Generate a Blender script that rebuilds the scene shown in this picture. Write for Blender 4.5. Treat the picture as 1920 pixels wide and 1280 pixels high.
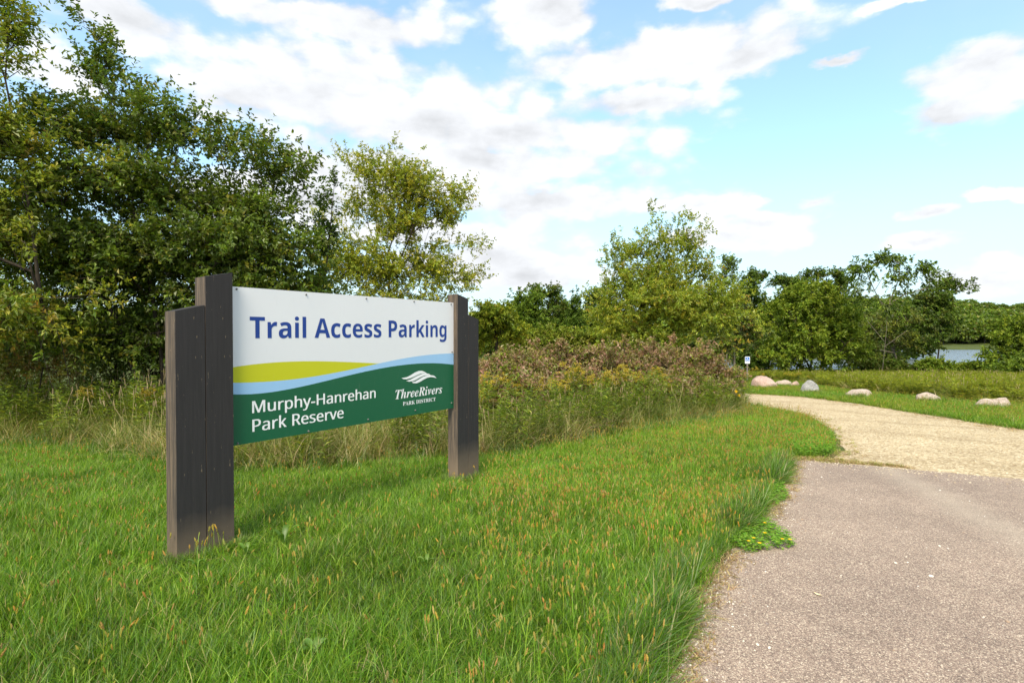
import bpy, bmesh, math, random
import numpy as np
from mathutils import Vector, Matrix

for _o in list(bpy.data.objects): bpy.data.objects.remove(_o)
scene = bpy.context.scene
C = scene.collection
rad = math.radians

# ------------------------------------------------------------------ camera
F, CAMH, TH = 1020.0, 1.5, math.atan(14 / 1020.0)     # focal length in photo pixels, eye height, downward pitch
cam_d = bpy.data.cameras.new('camera'); cam = bpy.data.objects.new('camera', cam_d); C.objects.link(cam)
cam_d.sensor_width = 36; cam_d.sensor_fit = 'HORIZONTAL'; cam_d.lens = 36 * F / 1920
cam_d.clip_start = .05; cam_d.clip_end = 5000
cam.location = (0, 0, CAMH); cam.rotation_euler = (math.pi / 2 - TH, 0, 0)
scene.camera = cam

# ------------------------------------------------------------------ render settings / exposure
scene.render.engine = 'CYCLES'
vs = scene.view_settings
vs.view_transform = 'Standard'; vs.look = 'None'; vs.gamma = 1; vs.use_curve_mapping = False
vs.exposure = 1.62
cy = scene.cycles
cy.max_bounces = 5; cy.diffuse_bounces = 3; cy.glossy_bounces = 2; cy.transmission_bounces = 3; cy.transparent_max_bounces = 4
cy.use_denoising = True

# ------------------------------------------------------------------ sun (soft, filtered by thin cloud)
SUN_AZ, SUN_EL = rad(-165), rad(50)                     # azimuth from the view axis, + to the right
sun_d = bpy.data.lights.new('sun', 'SUN'); sun = bpy.data.objects.new('sun', sun_d); C.objects.link(sun)
sun_d.energy = 2.1; sun_d.angle = rad(26); sun_d.color = (1, .90, .72)
_sd = Vector((math.sin(SUN_AZ) * math.cos(SUN_EL), math.cos(SUN_AZ) * math.cos(SUN_EL), math.sin(SUN_EL)))
sun.rotation_euler = _sd.to_track_quat('Z', 'Y').to_euler(); sun.location = (-20, -5, 40)

# ------------------------------------------------------------------ world: Nishita sky with broken cumulus
def build_world():
    w = bpy.data.worlds.new('World'); scene.world = w; w.use_nodes = True
    nt = w.node_tree; nt.nodes.clear(); N = nt.nodes.new; L = nt.links.new
    def put(sock, v):
        if hasattr(v, 'is_output'): L(v, sock)
        else: sock.default_value = v
    def m(op, a, b=None, c=None, clamp=False):
        n = N('ShaderNodeMath'); n.operation = op; n.use_clamp = clamp
        for i, v in enumerate((a, b, c)):
            if v is not None: put(n.inputs[i], v)
        return n.outputs[0]
    def vm(op, a, b=None, out=0):
        n = N('ShaderNodeVectorMath'); n.operation = op; put(n.inputs[0], a)
        if b is not None: put(n.inputs[1], b)
        return n.outputs[out]
    def noise(vec, scale, detail=5, rough=.55, col=False):
        n = N('ShaderNodeTexNoise'); L(vec, n.inputs['Vector']); n.inputs['Scale'].default_value = scale
        n.inputs['Detail'].default_value = detail; n.inputs['Roughness'].default_value = rough
        return n.outputs['Color' if col else 'Fac']
    def smooth(x, a, b):
        n = N('ShaderNodeMapRange'); n.interpolation_type = 'SMOOTHSTEP'; put(n.inputs[0], x)
        put(n.inputs[1], a); put(n.inputs[2], b); return n.outputs[0]
    sky = N('ShaderNodeTexSky'); sky.sky_type = 'NISHITA'; sky.sun_disc = False
    sky.sun_elevation = SUN_EL; sky.sun_rotation = SUN_AZ
    sky.air_density = 1.0; sky.dust_density = .6; sky.ozone_density = 1.3
    tc = N('ShaderNodeTexCoord').outputs['Generated']
    d = vm('NORMALIZE', tc)
    sx = N('ShaderNodeSeparateXYZ'); L(d, sx.inputs[0])
    az = m('ARCTAN2', sx.outputs[0], sx.outputs[1]); el = m('ARCSINE', sx.outputs[2])
    cb = N('ShaderNodeCombineXYZ'); L(az, cb.inputs[0]); L(el, cb.inputs[1])
    p0 = cb.outputs[0]
    st = vm('MULTIPLY', p0, (1.0, 1.9, 1.0))               # clouds are flatter than wide
    nz = noise(st, 5.2, 9, .62); nzu = noise(vm('ADD', st, (.012, .075, 0)), 5.2, 5, .55)
    wq = vm('SUBTRACT', noise(st, 4.0, 6, .62, True), (.5, .5, .5))
    p = vm('ADD', p0, vm('MULTIPLY', wq, (.11, .07, 0)))
    wf = vm('SUBTRACT', noise(st, 17.0, 4, .6, True), (.5, .5, .5)); p = vm('ADD', p, vm('MULTIPLY', wf, (.035, .028, 0)))
    # cumulus banks in view: photo pixel centre and radius -> azimuth / elevation
    blobs = [(600, 30, 300, 55), (250, 40, 190, 50), (120, 120, 90, 45), (440, 160, 130, 75), (640, 170, 260, 110), (800, 215, 260, 85), (960, 250, 330, 62),
             (900, 310, 330, 45), (1000, 35, 110, 70), (1290, 95, 210, 62), (1150, 125, 190, 45), (1390, 110, 120, 42), (1200, 190, 150, 30),
             (1320, -5, 120, 20), (1660, 0, 70, 14), (1860, 160, 170, 75), (1760, 215, 110, 35), (1850, 120, 90, 40), (990, 380, 260, 42), (1300, 385, 110, 32), (1440, 412, 130, 32),
             (840, 440, 260, 40), (700, 330, 220, 60), (560, 380, 200, 70), (900, 490, 220, 40), (1845, 368, 48, 16), (1720, 458, 85, 14),
             (1870, 510, 130, 30), (1340, 450, 160, 22), (1000, 520, 200, 24), (1560, 118, 45, 14), (1430, 374, 40, 18), (1530, 376, 44, 16), (1730, 408, 36, 14), (1910, 375, 40, 18)]
    Fd = None
    for (px, py, rx, ry) in blobs:
        a0 = math.atan((px - 960) / F); ca = math.cos(a0)
        e0 = math.atan((626 - py) / F * ca)
        ra = rx / F * ca * ca; re = ry / F * ca * math.cos(e0) ** 2
        q = vm('MULTIPLY', vm('SUBTRACT', p, (a0, e0, 0)), (1 / ra, 1 / re, 0))
        f = m('SUBTRACT', 1.0, vm('LENGTH', q, out=1))
        Fd = f if Fd is None else m('SMOOTH_MAX', Fd, f, .25)
    # the same broken cumulus all round, outside the part of the sky the photograph shows
    far = noise(vm('ADD', st, (3.7, 9.1, 0)), 1.7, 3, .5)
    F2 = m('MULTIPLY_ADD', far, 4.2, -2.05)
    ou = m('MAXIMUM', smooth(m('ABSOLUTE', az), .80, 1.0), smooth(el, .56, .76))
    field = m('ADD', m('MULTIPLY', Fd, m('SUBTRACT', 1.0, ou)), m('MULTIPLY', F2, ou))
    def vor(vec, sc):
        n = N('ShaderNodeTexVoronoi'); n.voronoi_dimensions = '2D'; n.feature = 'SMOOTH_F1'; n.inputs['Smoothness'].default_value = .35; L(vec, n.inputs['Vector']); n.inputs['Scale'].default_value = sc; return n.outputs['Distance']
    sw = vm('ADD', st, vm('MULTIPLY', wq, (.10, .10, .0)))
    bil = m('ADD', m('MULTIPLY_ADD', vor(sw, 10.0), -1.5, .66), m('MULTIPLY_ADD', vor(sw, 25.0), -.75, .33))   # cauliflower lumps
    dens = m('ADD', m('ADD', field, m('MULTIPLY_ADD', nz, 1.5, -.72)), m('MULTIPLY', bil, .55))
    alpha = smooth(dens, -.16, .50)
    # thin veil, denser towards the horizon
    veil = m('MULTIPLY_ADD', smooth(noise(st, 2.3, 5, .5), .36, .75), .34, .34)
    hz = smooth(el, .42, .0)
    veil = m('MAXIMUM', veil, m('MULTIPLY', hz, 1.15))
    veil = m('MULTIPLY', veil, .75)
    # cloud brightness: thick parts and undersides a little greyer
    sh = noise(vm('ADD', st, (1.3, .11, 4.0)), 7.0, 6, .55)
    lum = m('MULTIPLY_ADD', sh, 1.2, 2.75)
    lum = m('ADD', lum, m('MULTIPLY', m('SUBTRACT', nz, nzu), 2.9))
    lum = m('ADD', lum, m('MULTIPLY', bil, .5))
    lum = m('SUBTRACT', lum, m('MULTIPLY', smooth(dens, .45, 1.3), .45))
    cc = N('ShaderNodeCombineXYZ'); L(m('MULTIPLY', lum, .965), cc.inputs[0]); L(m('MULTIPLY', lum, .99), cc.inputs[1]); L(m('MULTIPLY', lum, 1.03), cc.inputs[2])
    tint = N('ShaderNodeMix'); tint.data_type = 'RGBA'; tint.blend_type = 'MULTIPLY'; tint.inputs[0].default_value = 1
    L(sky.outputs[0], tint.inputs[6]); tint.inputs[7].default_value = (.98, 1.16, 1.14, 1)
    def mix(fac, a, b):
        n = N('ShaderNodeMix'); n.data_type = 'RGBA'; L(fac, n.inputs[0]); put(n.inputs[6], a); put(n.inputs[7], b); return n.outputs[2]
    col = mix(veil, tint.outputs[2], (2.4, 3.0, 3.4, 1))
    col = mix(alpha, col, cc.outputs[0])
    bg = N('ShaderNodeBackground'); L(col, bg.inputs[0]); bg.inputs[1].default_value = .1
    o = N('ShaderNodeOutputWorld'); L(bg.outputs[0], o.inputs[0])
    w.cycles.sampling_method = 'MANUAL'; w.cycles.sample_map_resolution = 512
build_world()

# ------------------------------------------------------------------ geometry helpers
def ray(px, py):
    x = (px - 960) / F; y = (640 - py) / F; c, s = math.cos(TH), math.sin(TH)
    return np.array([x, c + y * s, -s + y * c])
def sst(a, b, x): 
    t = np.clip((x - a) / (b - a), 0, 1); return t * t * (3 - 2 * t)
LAKE_Z = -3.0
def tz(x, y):
    """height of the ground: level at the camera, falling 5 cm per metre towards the lake"""
    x = np.asarray(x, float); y = np.asarray(y, float)
    z = -.05 * np.clip(y - 3.6, 0, 48)
    lake = sst(10, 34, x - (y - 70) * .12) * sst(60, 76, y) * (1 - sst(146, 160, y))
    z = z - 2.4 * lake
    hill = sst(185, 300, y) * (3 + 11 * sst(60, 190, x) + 2.5 * np.sin(x * .013 + 1) + 1.5 * np.sin(x * .041))
    return z + hill
def gnd(px, py):
    d = ray(px, py); t = 1.0
    for _ in range(60):
        t = (float(-.05 * min(max(d[1] * t - 3.6, 0), 48)) - CAMH) / d[2]
    return np.array([d[0] * t, d[1] * t])
def G(*pts): return [tuple(gnd(*p)) for p in pts]
def at(px, py, Y):
    """point of the pixel's ray at depth Y along the ground"""
    d = ray(px, py); t = Y / d[1]; return np.array([d[0] * t, Y, CAMH + d[2] * t])
def gbase(px, Y):
    x = (px - 960) / F * Y; return np.array([x, Y, float(tz(x, Y))])

def mesh_np(name, V, faces, mats, col=None, fmat=None, smooth=False):
    """faces: list of (n,k) index arrays"""
    me = bpy.data.meshes.new(name); V = np.asarray(V, np.float32)
    me.vertices.add(len(V)); me.vertices.foreach_set('co', V.ravel())
    idx = np.concatenate([np.asarray(f, np.int32).ravel() for f in faces])
    tot = np.concatenate([np.full(len(f), np.asarray(f).shape[1], np.int32) for f in faces])
    st = np.concatenate([[0], np.cumsum(tot)[:-1]]).astype(np.int32)
    me.loops.add(len(idx)); me.loops.foreach_set('vertex_index', idx)
    me.polygons.add(len(tot)); me.polygons.foreach_set('loop_start', st)
    try: me.polygons.foreach_set('loop_total', tot)
    except Exception: pass
    if fmat is not None: me.polygons.foreach_set('material_index', np.asarray(fmat, np.int32))
    me.polygons.foreach_set('use_smooth', np.full(len(tot), smooth, bool))
    for mt in mats: me.materials.append(mt)
    if col is not None:
        a = me.attributes.new('col', 'FLOAT_COLOR', 'POINT')
        c4 = np.ones((len(V), 4), np.float32); c4[:, :3] = col
        a.data.foreach_set('color', c4.ravel())
    me.update(calc_edges=True)
    return me
def link(name, me, parent=None):
    o = bpy.data.objects.new(name, me); C.objects.link(o)
    if parent is not None: o.parent = parent
    return o
def tag(o, label=None, cat=None, group=None, kind=None):
    if label: o['label'] = label
    if cat: o['category'] = cat
    if group: o['group'] = group
    if kind: o['kind'] = kind
    return o
def empty(name, loc, rz=0):
    o = bpy.data.objects.new(name, None); C.objects.link(o); o.location = tuple(map(float, loc)); o.rotation_euler = (0, 0, rz); o.empty_display_size = .2
    return o
def bm_obj(name, bm, mat, parent=None, smooth=False):
    me = bpy.data.meshes.new(name); bm.to_mesh(me); bm.free()
    for mt in (mat if isinstance(mat, (list, tuple)) else [mat]): me.materials.append(mt)
    if smooth: me.polygons.foreach_set('use_smooth', np.full(len(me.polygons), True))
    return link(name, me, parent)

# ------------------------------------------------------------------ materials
MATS = {}
class NB:
    def __init__(s, name):
        s.m = bpy.data.materials.new(name); s.m.use_nodes = True; s.t = s.m.node_tree; s.t.nodes.clear()
        s.out = s.n('ShaderNodeOutputMaterial')
    def n(s, t, **k):
        x = s.t.nodes.new(t)
        for a, b in k.items(): setattr(x, a, b)
        return x
    def l(s, a, b): s.t.links.new(a, b)
    def put(s, sock, v):
        if hasattr(v, 'is_output'): s.l(v, sock)
        else: sock.default_value = v
    def pos(s): return s.n('ShaderNodeNewGeometry').outputs['Position']
    def obj(s): return s.n('ShaderNodeTexCoord').outputs['Object']
    def map(s, v, sc):
        x = s.n('ShaderNodeMapping'); s.l(v, x.inputs[0]); x.inputs['Scale'].default_value = sc; return x.outputs[0]
    def noise(s, v, sc, det=4, r=.5, out='Fac'):
        x = s.n('ShaderNodeTexNoise'); s.l(v, x.inputs['Vector']); x.inputs['Scale'].default_value = sc
        x.inputs['Detail'].default_value = det; x.inputs['Roughness'].default_value = r; return x.outputs[out]
    def vor(s, v, sc, out='Color', feat='F1', rnd=1):
        x = s.n('ShaderNodeTexVoronoi', feature=feat); s.l(v, x.inputs['Vector']); x.inputs['Scale'].default_value = sc
        x.inputs['Randomness'].default_value = rnd; return x.outputs[out]
    def ramp(s, f, stops, interp='LINEAR'):
        x = s.n('ShaderNodeValToRGB'); s.put(x.inputs[0], f); e = x.color_ramp.elements; x.color_ramp.interpolation = interp
        while len(e) < len(stops): e.new(.5)
        for i, (p, c) in enumerate(stops):
            e[i].position = p; e[i].color = (*c, 1) if len(c) == 3 else c
        return x.outputs[0]
    def mix(s, f, a, b, blend='MIX'):
        x = s.n('ShaderNodeMix', data_type='RGBA', blend_type=blend); s.put(x.inputs[0], f)
        s.put(x.inputs[6], a if hasattr(a, 'is_output') else (*a, 1)); s.put(x.inputs[7], b if hasattr(b, 'is_output') else (*b, 1)); return x.outputs[2]
    def math(s, op, a, b=None, c=None):
        x = s.n('ShaderNodeMath', operation=op)
        for i, v in enumerate((a, b, c)):
            if v is not None: s.put(x.inputs[i], v)
        return x.outputs[0]
    def sep(s, v): 
        x = s.n('ShaderNodeSeparateXYZ'); s.l(v, x.inputs[0]); return x.outputs
    def bump(s, h, strength=.5, dist=.01):
        x = s.n('ShaderNodeBump'); s.l(h, x.inputs['Height']); x.inputs['Strength'].default_value = strength; x.inputs['Distance'].default_value = dist
        return x.outputs[0]
    def pbr(s, color, rough=.8, spec=.3, normal=None, metal=0):
        x = s.n('ShaderNodeBsdfPrincipled'); s.put(x.inputs['Base Color'], color if hasattr(color, 'is_output') else (*color, 1))
        s.put(x.inputs['Roughness'], rough); x.inputs['Specular IOR Level'].default_value = spec; x.inputs['Metallic'].default_value = metal
        if normal is not None: s.l(normal, x.inputs['Normal'])
        s.l(x.outputs[0], s.out.inputs[0]); return s.m

def leaf_mat(name, transl=.35, gloss=.05, inst=False, rough=.45):
    """leaf or blade: own colour from the 'col' attribute, lets light through"""
    b = NB(name); a = b.n('ShaderNodeAttribute', attribute_name='col'); c = a.outputs['Color']
    if inst:
        t = b.n('ShaderNodeAttribute', attribute_name='itint', attribute_type='INSTANCER')
        c = b.mix(1.0, c, t.outputs['Color'], 'MULTIPLY')
    tc = b.mix(1.0, c, (1.25, 1.3, .75), 'MULTIPLY')
    d = b.n('ShaderNodeBsdfDiffuse'); b.l(c, d.inputs[0])
    t = b.n('ShaderNodeBsdfTranslucent'); b.l(tc, t.inputs[0])
    m1 = b.n('ShaderNodeMixShader'); m1.inputs[0].default_value = transl; b.l(d.outputs[0], m1.inputs[1]); b.l(t.outputs[0], m1.inputs[2])
    g = b.n('ShaderNodeBsdfGlossy'); g.inputs['Roughness'].default_value = rough; g.inputs[0].default_value = (1, 1, 1, 1)
    m2 = b.n('ShaderNodeMixShader'); m2.inputs[0].default_value = gloss; b.l(m1.outputs[0], m2.inputs[1]); b.l(g.outputs[0], m2.inputs[2])
    b.l(m2.outputs[0], b.out.inputs[0]); return b.m
def simple(name, col, rough=.7, spec=.3, var=0, sc=8):
    b = NB(name)
    if var:
        f = b.noise(b.obj(), sc, 5, .6)
        c = b.ramp(f, [(.3, tuple(x * (1 - var) for x in col)), (.7, tuple(min(1, x * (1 + var)) for x in col))])
        return b.pbr(c, rough, spec)
    return b.pbr(col, rough, spec)

M_leaf = leaf_mat('leaf', .38, .025); M_blade = leaf_mat('grass_blade', .4, .02, True); M_head = leaf_mat('seed_head', .15, .0, True)
M_needle = leaf_mat('far_leaf', .3, .012)

def mk_bark(name, c1, c2):
    b = NB(name); p = b.obj()
    f = b.noise(b.map(p, (9, 9, 1.6)), 3, 6, .65)
    return b.pbr(b.ramp(f, [(.3, c1), (.7, c2)]), .9, .1, b.bump(f, .7, .02))
M_bark = mk_bark('bark', (.025, .019, .013), (.085, .068, .05)); M_bark_l = mk_bark('pale_bark', (.12, .10, .075), (.26, .22, .17))

# ------------------------------------------------------------------ setting: ground, asphalt, gravel, lake
def mk_ground():
    b = NB('soil_and_turf'); p = b.pos()
    f = b.noise(p, .35, 6, .6); g = b.noise(p, 9, 5, .6)
    c = b.ramp(f, [(.35, (.045, .075, .015)), (.6, (.085, .11, .025))])
    c = b.mix(b.math('MULTIPLY', g, .5), c, (.06, .048, .026))
    return b.pbr(c, .95, .1, b.bump(g, .6, .03))
def mk_asphalt():
    b = NB('weathered_asphalt'); p = b.pos()
    v1 = b.vor(p, 155, 'Color'); d1 = b.vor(p, 155, 'Distance'); v2 = b.vor(p, 300, 'Color')
    s1 = b.sep(v1); s2 = b.sep(v2)
    chip = b.ramp(s1[0], [(0, (.075, .062, .058)), (.25, (.16, .125, .11)), (.5, (.24, .185, .16)), (.72, (.30, .245, .21)), (.93, (.42, .37, .31)), (.985, (.62, .57, .49))])
    fine = b.ramp(s2[1], [(0, (.08, .07, .066)), (.4, (.19, .15, .135)), (.8, (.30, .25, .22)), (1, (.52, .46, .40))])
    c = b.mix(.42, chip, fine)
    rim = b.ramp(d1, [(.25, (1, 1, 1)), (.62, (.62, .60, .60))])
    c = b.mix(.8, c, rim, 'MULTIPLY')
    # worn wheel track and blotches
    big = b.noise(p, .55, 4, .6); c = b.mix(1, c, b.ramp(big, [(.3, (.82, .81, .81)), (.7, (1.13, 1.12, 1.10))]), 'MULTIPLY')
    med = b.noise(p, 4, 4, .6); c = b.mix(1, c, b.ramp(med, [(.3, (.9, .9, .9)), (.7, (1.08, 1.08, 1.08))]), 'MULTIPLY')
    xy = b.sep(p)
    # dusty track running diagonally to the gravel
    tr = b.math('ABSOLUTE', b.math('SUBTRACT', b.math('ADD', xy[0], b.math('MULTIPLY', b.noise(p, 1.2, 3), .35)), b.math('MULTIPLY_ADD', xy[1], .30, 2.75)))
    c = b.mix(1, c, (1.52, 1.44, 1.29), 'MULTIPLY')
    c = b.mix(b.ramp(tr, [(0, (.34,) * 3), (.34, (0,) * 3)]), c, (.46, .39, .30))
    ha = b.math('SUBTRACT', 1.0, d1)
    return b.pbr(c, .88, .25, b.bump(ha, .55, .006))
def mk_gravel():
    b = NB('crushed_limestone'); p = b.pos()
    v1 = b.vor(p, 46, 'Color'); d1 = b.vor(p, 46, 'Distance'); s1 = b.sep(v1)
    c = b.ramp(s1[0], [(0, (.26, .20, .125)), (.3, (.42, .335, .21)), (.7, (.52, .43, .29)), (1, (.68, .60, .45))])
    f = b.noise(b.map(p, (1, 1, 1)), 1.1, 6, .62); c = b.mix(1, c, b.ramp(f, [(.3, (.84, .82, .78)), (.7, (1.08, 1.07, 1.05))]), 'MULTIPLY')
    g = b.noise(p, 14, 5, .65); c = b.mix(1, c, b.ramp(g, [(.32, (.72, .69, .64)), (.52, (1.03, 1.03, 1.02))]), 'MULTIPLY')
    c = b.mix(1, c, (.98, .97, .95), 'MULTIPLY')
    xy = b.sep(p); tk = b.math('ADD', b.math('ADD', b.math('MULTIPLY', xy[0], .62), b.math('MULTIPLY', xy[1], .78)), b.math('MULTIPLY', b.noise(p, .35, 4), 3.2))
    wv = b.ramp(b.math('PINGPONG', tk, 1.3), [(.10, (.74, .71, .66)), (.42, (1.0, 1.0, 1.0))]); c = b.mix(.5, c, wv, 'MULTIPLY')
    c = b.mix(b.ramp(b.noise(b.map(p, (1.0, 2.6, 1)), 5.5, 5, .7), [(.60, (0,) * 3), (.72, (.5,) * 3)]), c, (.20, .15, .09))
    h = b.math('ADD', b.math('MULTIPLY', b.math('SUBTRACT', 1.0, d1), .3), g)
    return b.pbr(c, .95, .15, b.bump(h, .8, .02))
def mk_water():
    b = NB('lake_water'); p = b.pos(); h = b.noise(b.map(p, (.5, 1, 1)), 1.6, 4, .6)
    return b.pbr((.12, .14, .15), .22, .9, b.bump(h, 1.0, .35))
M_ground, M_asphalt, M_gravel, M_water = mk_ground(), mk_asphalt(), mk_gravel(), mk_water()

def graded(a):  # list of (start, stop, step)
    return np.unique(np.round(np.concatenate([np.arange(s, e, d) for s, e, d in a]), 4))
gx = graded([(-1500, -300, 150), (-300, -40, 20), (-40, 60, 2), (60, 260, 8), (260, 1600, 120)])
gy = np.unique(np.concatenate([graded([(-300, -20, 40), (-20, 56, 2), (56, 170, 4), (170, 330, 8), (330, 3000, 150)]), [3.6, 51.6]]))
X, Y = np.meshgrid(gx, gy); Vg = np.stack([X, Y, tz(X, Y)], -1).reshape(-1, 3)
nx, ny = len(gx), len(gy); ii = (np.arange(ny - 1)[:, None] * nx + np.arange(nx - 1)).ravel()
tag(link('ground', mesh_np('ground', Vg, [np.stack([ii, ii + 1, ii + nx + 1, ii + nx], 1)], [M_ground], smooth=True)), kind='structure')

EDGE = [(.20, -6), (.28, 0), (.42, 1.2)] + G((1255, 1275), (1285, 1200), (1310, 1140), (1338, 1070), (1372, 1042), (1418, 990), (1440, 955), (1478, 905), (1490, 862))
EDGE_Y = np.array([e[1] for e in EDGE]); EDGE_X = np.array([e[0] for e in EDGE])
def edge_x(y): return np.interp(y, EDGE_Y, EDGE_X)
FA, FB = gnd(1490, 862), gnd(1920, 900); FS = (FB[0] - FA[0]) / (FB[1] - FA[1])
rng = np.random.default_rng(5)
ys = np.concatenate([np.arange(-6, 1.5, .25), np.arange(1.5, FA[1], .05), [FA[1]]])
V, Fq = [], []
for k, y in enumerate(ys):
    jit = .022 * math.sin(y * 13) + .018 * math.sin(y * 31 + 1) + rng.normal(0, .01)
    x0 = float(edge_x(y)) + jit; x1 = min(16, FA[0] + (y - FA[1]) * FS + .02 * math.sin(y * 17) + rng.normal(0, .012)); x1 = max(x1, x0 + .02)
    z = float(tz(0, y))
    V += [(x0, y, z + .0005), (x0 + .004, y, z + .012)] + [(x0 + (x1 - x0) * t, y, z + .012) for t in (.15, .4, .7)] + [(x1 - .004, y, z + .012), (x1, y, z + .0005)]
    if k: Fq += [[7 * (k - 1) + j, 7 * (k - 1) + j + 1, 7 * k + j + 1, 7 * k + j] for j in range(6)]
tag(link('asphalt_path', mesh_np('asphalt_path', V, [np.array(Fq)], [M_asphalt])), kind='structure')

GRAV_L = G((1500, 866), (1562, 860), (1588, 850), (1572, 825), (1553, 800), (1522, 783), (1470, 769), (1400, 757)) + [(6.0, 19.2), (2.5, 21.5), (-4, 23.5), (-16, 25)]
GRAV_F = [(-16, 31)] + [(-4, 29.5), (4, 27)] + G((1400, 738), (1500, 744), (1600, 756), (1720, 775), (1830, 793), (1920, 806)) + [(13.5, 6.2), (18, 1.0)]
GRAV = GRAV_L + GRAV_F + [(18, -4), (16, -4), (4.4, 6.2)]
def densify(poly, step, amp, seed, closed=True):
    r = np.random.default_rng(seed); out = []; n = len(poly)
    for i in range(n if closed else n - 1):
        a, c = np.array(poly[i]), np.array(poly[(i + 1) % n]); k = max(1, int(np.linalg.norm(c - a) / step))
        for j in range(k): out.append(tuple(a + (c - a) * j / k + r.normal(0, amp, 2)))
    return out
bm = bmesh.new()
gp = densify(GRAV, .25, .03, 3)
bm.faces.new([bm.verts.new((x, y, float(tz(0, y)) + .006)) for x, y in gp])
bmesh.ops.triangulate(bm, faces=bm.faces[:])
tag(bm_obj('gravel_road', bm, M_gravel), kind='structure')
bm = bmesh.new(); bm.faces.new([bm.verts.new(p) for p in ((8, 58, LAKE_Z), (420, 58, LAKE_Z), (420, 175, LAKE_Z), (8, 175, LAKE_Z))])
tag(bm_obj('lake', bm, M_water), kind='structure')

# ------------------------------------------------------------------ the park sign
def mk_post():
    b = NB('dark_stained_timber'); p = b.obj()
    g = b.noise(b.map(p, (26, 26, 1.1)), 3, 6, .65); h = b.noise(b.map(p, (60, 60, 2.0)), 4, 4, .6)
    c = b.ramp(g, [(.3, (.024, .0215, .0215)), (.7, (.034, .030, .030))])
    # saw marks: faint horizontal lines; worn patches where the stain has gone on the narrow sides and edges
    nrm = b.sep(b.n('ShaderNodeTexCoord').outputs['Normal'])
    side = b.ramp(b.math('ABSOLUTE', nrm[0]), [(.4, (0,) * 3), (.8, (1,) * 3)])
    wear = b.ramp(b.noise(b.map(p, (20, 20, .9)), 3, 6, .7), [(.44, (0,) * 3), (.66, (1,) * 3)])
    c = b.mix(b.math('MULTIPLY', side, b.math('MULTIPLY_ADD', wear, .6, .22)), c, (.20, .145, .10))
    spot = b.ramp(b.noise(b.map(p, (30, 30, 7)), 2.2, 3, .5), [(.69, (0,) * 3), (.73, (1,) * 3)])
    c = b.mix(b.math('MULTIPLY', spot, .55), c, (.24, .18, .11))
    # soil splashed up from the ground
    z = b.sep(b.obj())[2]
    sp = b.math('MULTIPLY', b.ramp(b.math('ADD', z, b.math('MULTIPLY', b.noise(p, 9, 4), .12)), [(.06, (.9,) * 3), (.36, (0,) * 3)]), .85)
    c = b.mix(sp, c, (.19, .14, .095))
    saw = b.n('ShaderNodeTexWave', wave_type='BANDS', bands_direction='Z'); b.l(p, saw.inputs[0]); saw.inputs['Scale'].default_value = 42; saw.inputs['Distortion'].default_value = 2.5
    hh = b.math('ADD', b.math('MULTIPLY', saw.outputs['Fac'], .25), g)
    return b.pbr(c, .72, .3, b.bump(b.math('ADD', hh, b.math('MULTIPLY', h, .5)), .3, .003))
def enamel(name, col, rough=.42):
    b = NB(name); p = b.obj(); f = b.noise(p, 1.6, 5, .6); g = b.noise(b.map(p, (30, 30, 4)), 2, 4, .6)
    c = b.ramp(f, [(.3, tuple(x * .965 for x in col)), (.7, col)])
    c = b.mix(b.ramp(g, [(.62, (0,) * 3), (.8, (.10,) * 3)]), c, (.35, .33, .30))
    return b.pbr(c, rough, .35)
M_post = mk_post()
PM = [enamel('white_enamel', (.74, .74, .76)), enamel('lime_enamel', (.54, .54, .012)), enamel('sky_blue_enamel', (.32, .54, .80)), enamel('forest_green_enamel', (.008, .105, .045)), simple('panel_edge', (.35, .35, .34), .5)]
M_blue = simple('royal_blue_vinyl', (.014, .050, .26), .45); M_white = simple('white_vinyl', (.82, .82, .82), .45)
M_bolt = simple('dull_bolt', (.16, .15, .14), .5, .4)

SU = rad(55.8); S0 = ray(330, 800); S0 = np.array([S0[0] / S0[1] * 3.547, 3.547]); su = np.array([math.cos(SU), math.sin(SU)]); sv = np.array([-su[1], su[0]])
PW, PD, PX1 = .1905, .140, 2.857
def onpanel(px, py, yo=.058):
    d = ray(px, py); t = float((S0 + sv * yo) @ sv) / float(d[:2] @ sv); p = d * t
    return float((p[:2] - S0) @ su), p[2] + CAMH
sign = empty('park_sign', (S0[0], S0[1], 0), SU)
tag(sign, 'wide white, lime, blue and green park sign between dark double timber posts', 'sign')
def post(x0, x1, zl, zr, label, seed):
    w = x1 - x0; xm = (x0 + x1) / 2; r = random.Random(seed)
    zb = float(tz(0, (S0 + su * xm)[1])) - .35
    bm = bmesh.new(); vs = []
    levels = [zb, .0, .35, .7, 1.05, 1.4]
    for z in levels: vs.append([bm.verts.new((x, y, z)) for x, y in ((x0, 0), (x1, 0), (x1, PD), (x0, PD))])
    vs.append([bm.verts.new((x0, 0, zl)), bm.verts.new((x1, 0, zr)), bm.verts.new((x1, PD, zr)), bm.verts.new((x0, PD, zl))])
    for a, c in zip(vs, vs[1:]):
        for k in range(4): bm.faces.new((a[k], a[(k + 1) % 4], c[(k + 1) % 4], c[k]))
    bm.faces.new(vs[-1]); bm.faces.new(vs[0][::-1])
    ed = [e for e in bm.edges if len(e.link_faces) == 2 and e.calc_face_angle(0) > .5]
    bmesh.ops.bevel(bm, geom=ed, offset=.0055, segments=2, affect='EDGES', profile=.6)
    me_c = Vector((xm, PD / 2, 0))
    for v in bm.verts: v.co -= me_c
    o = bm_obj('post', bm, M_post, sign); o.location = me_c; o['label'] = label
    # drying cracks in the narrow side, and the laminated seam
    return o
post(0, PW - .003, 1.650, 1.696, 'shorter outer timber post at the near end, worn narrow side', 1)
post(PW + .003, 2 * PW, 1.890, 1.935, 'taller inner timber post at the near end', 2)
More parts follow.
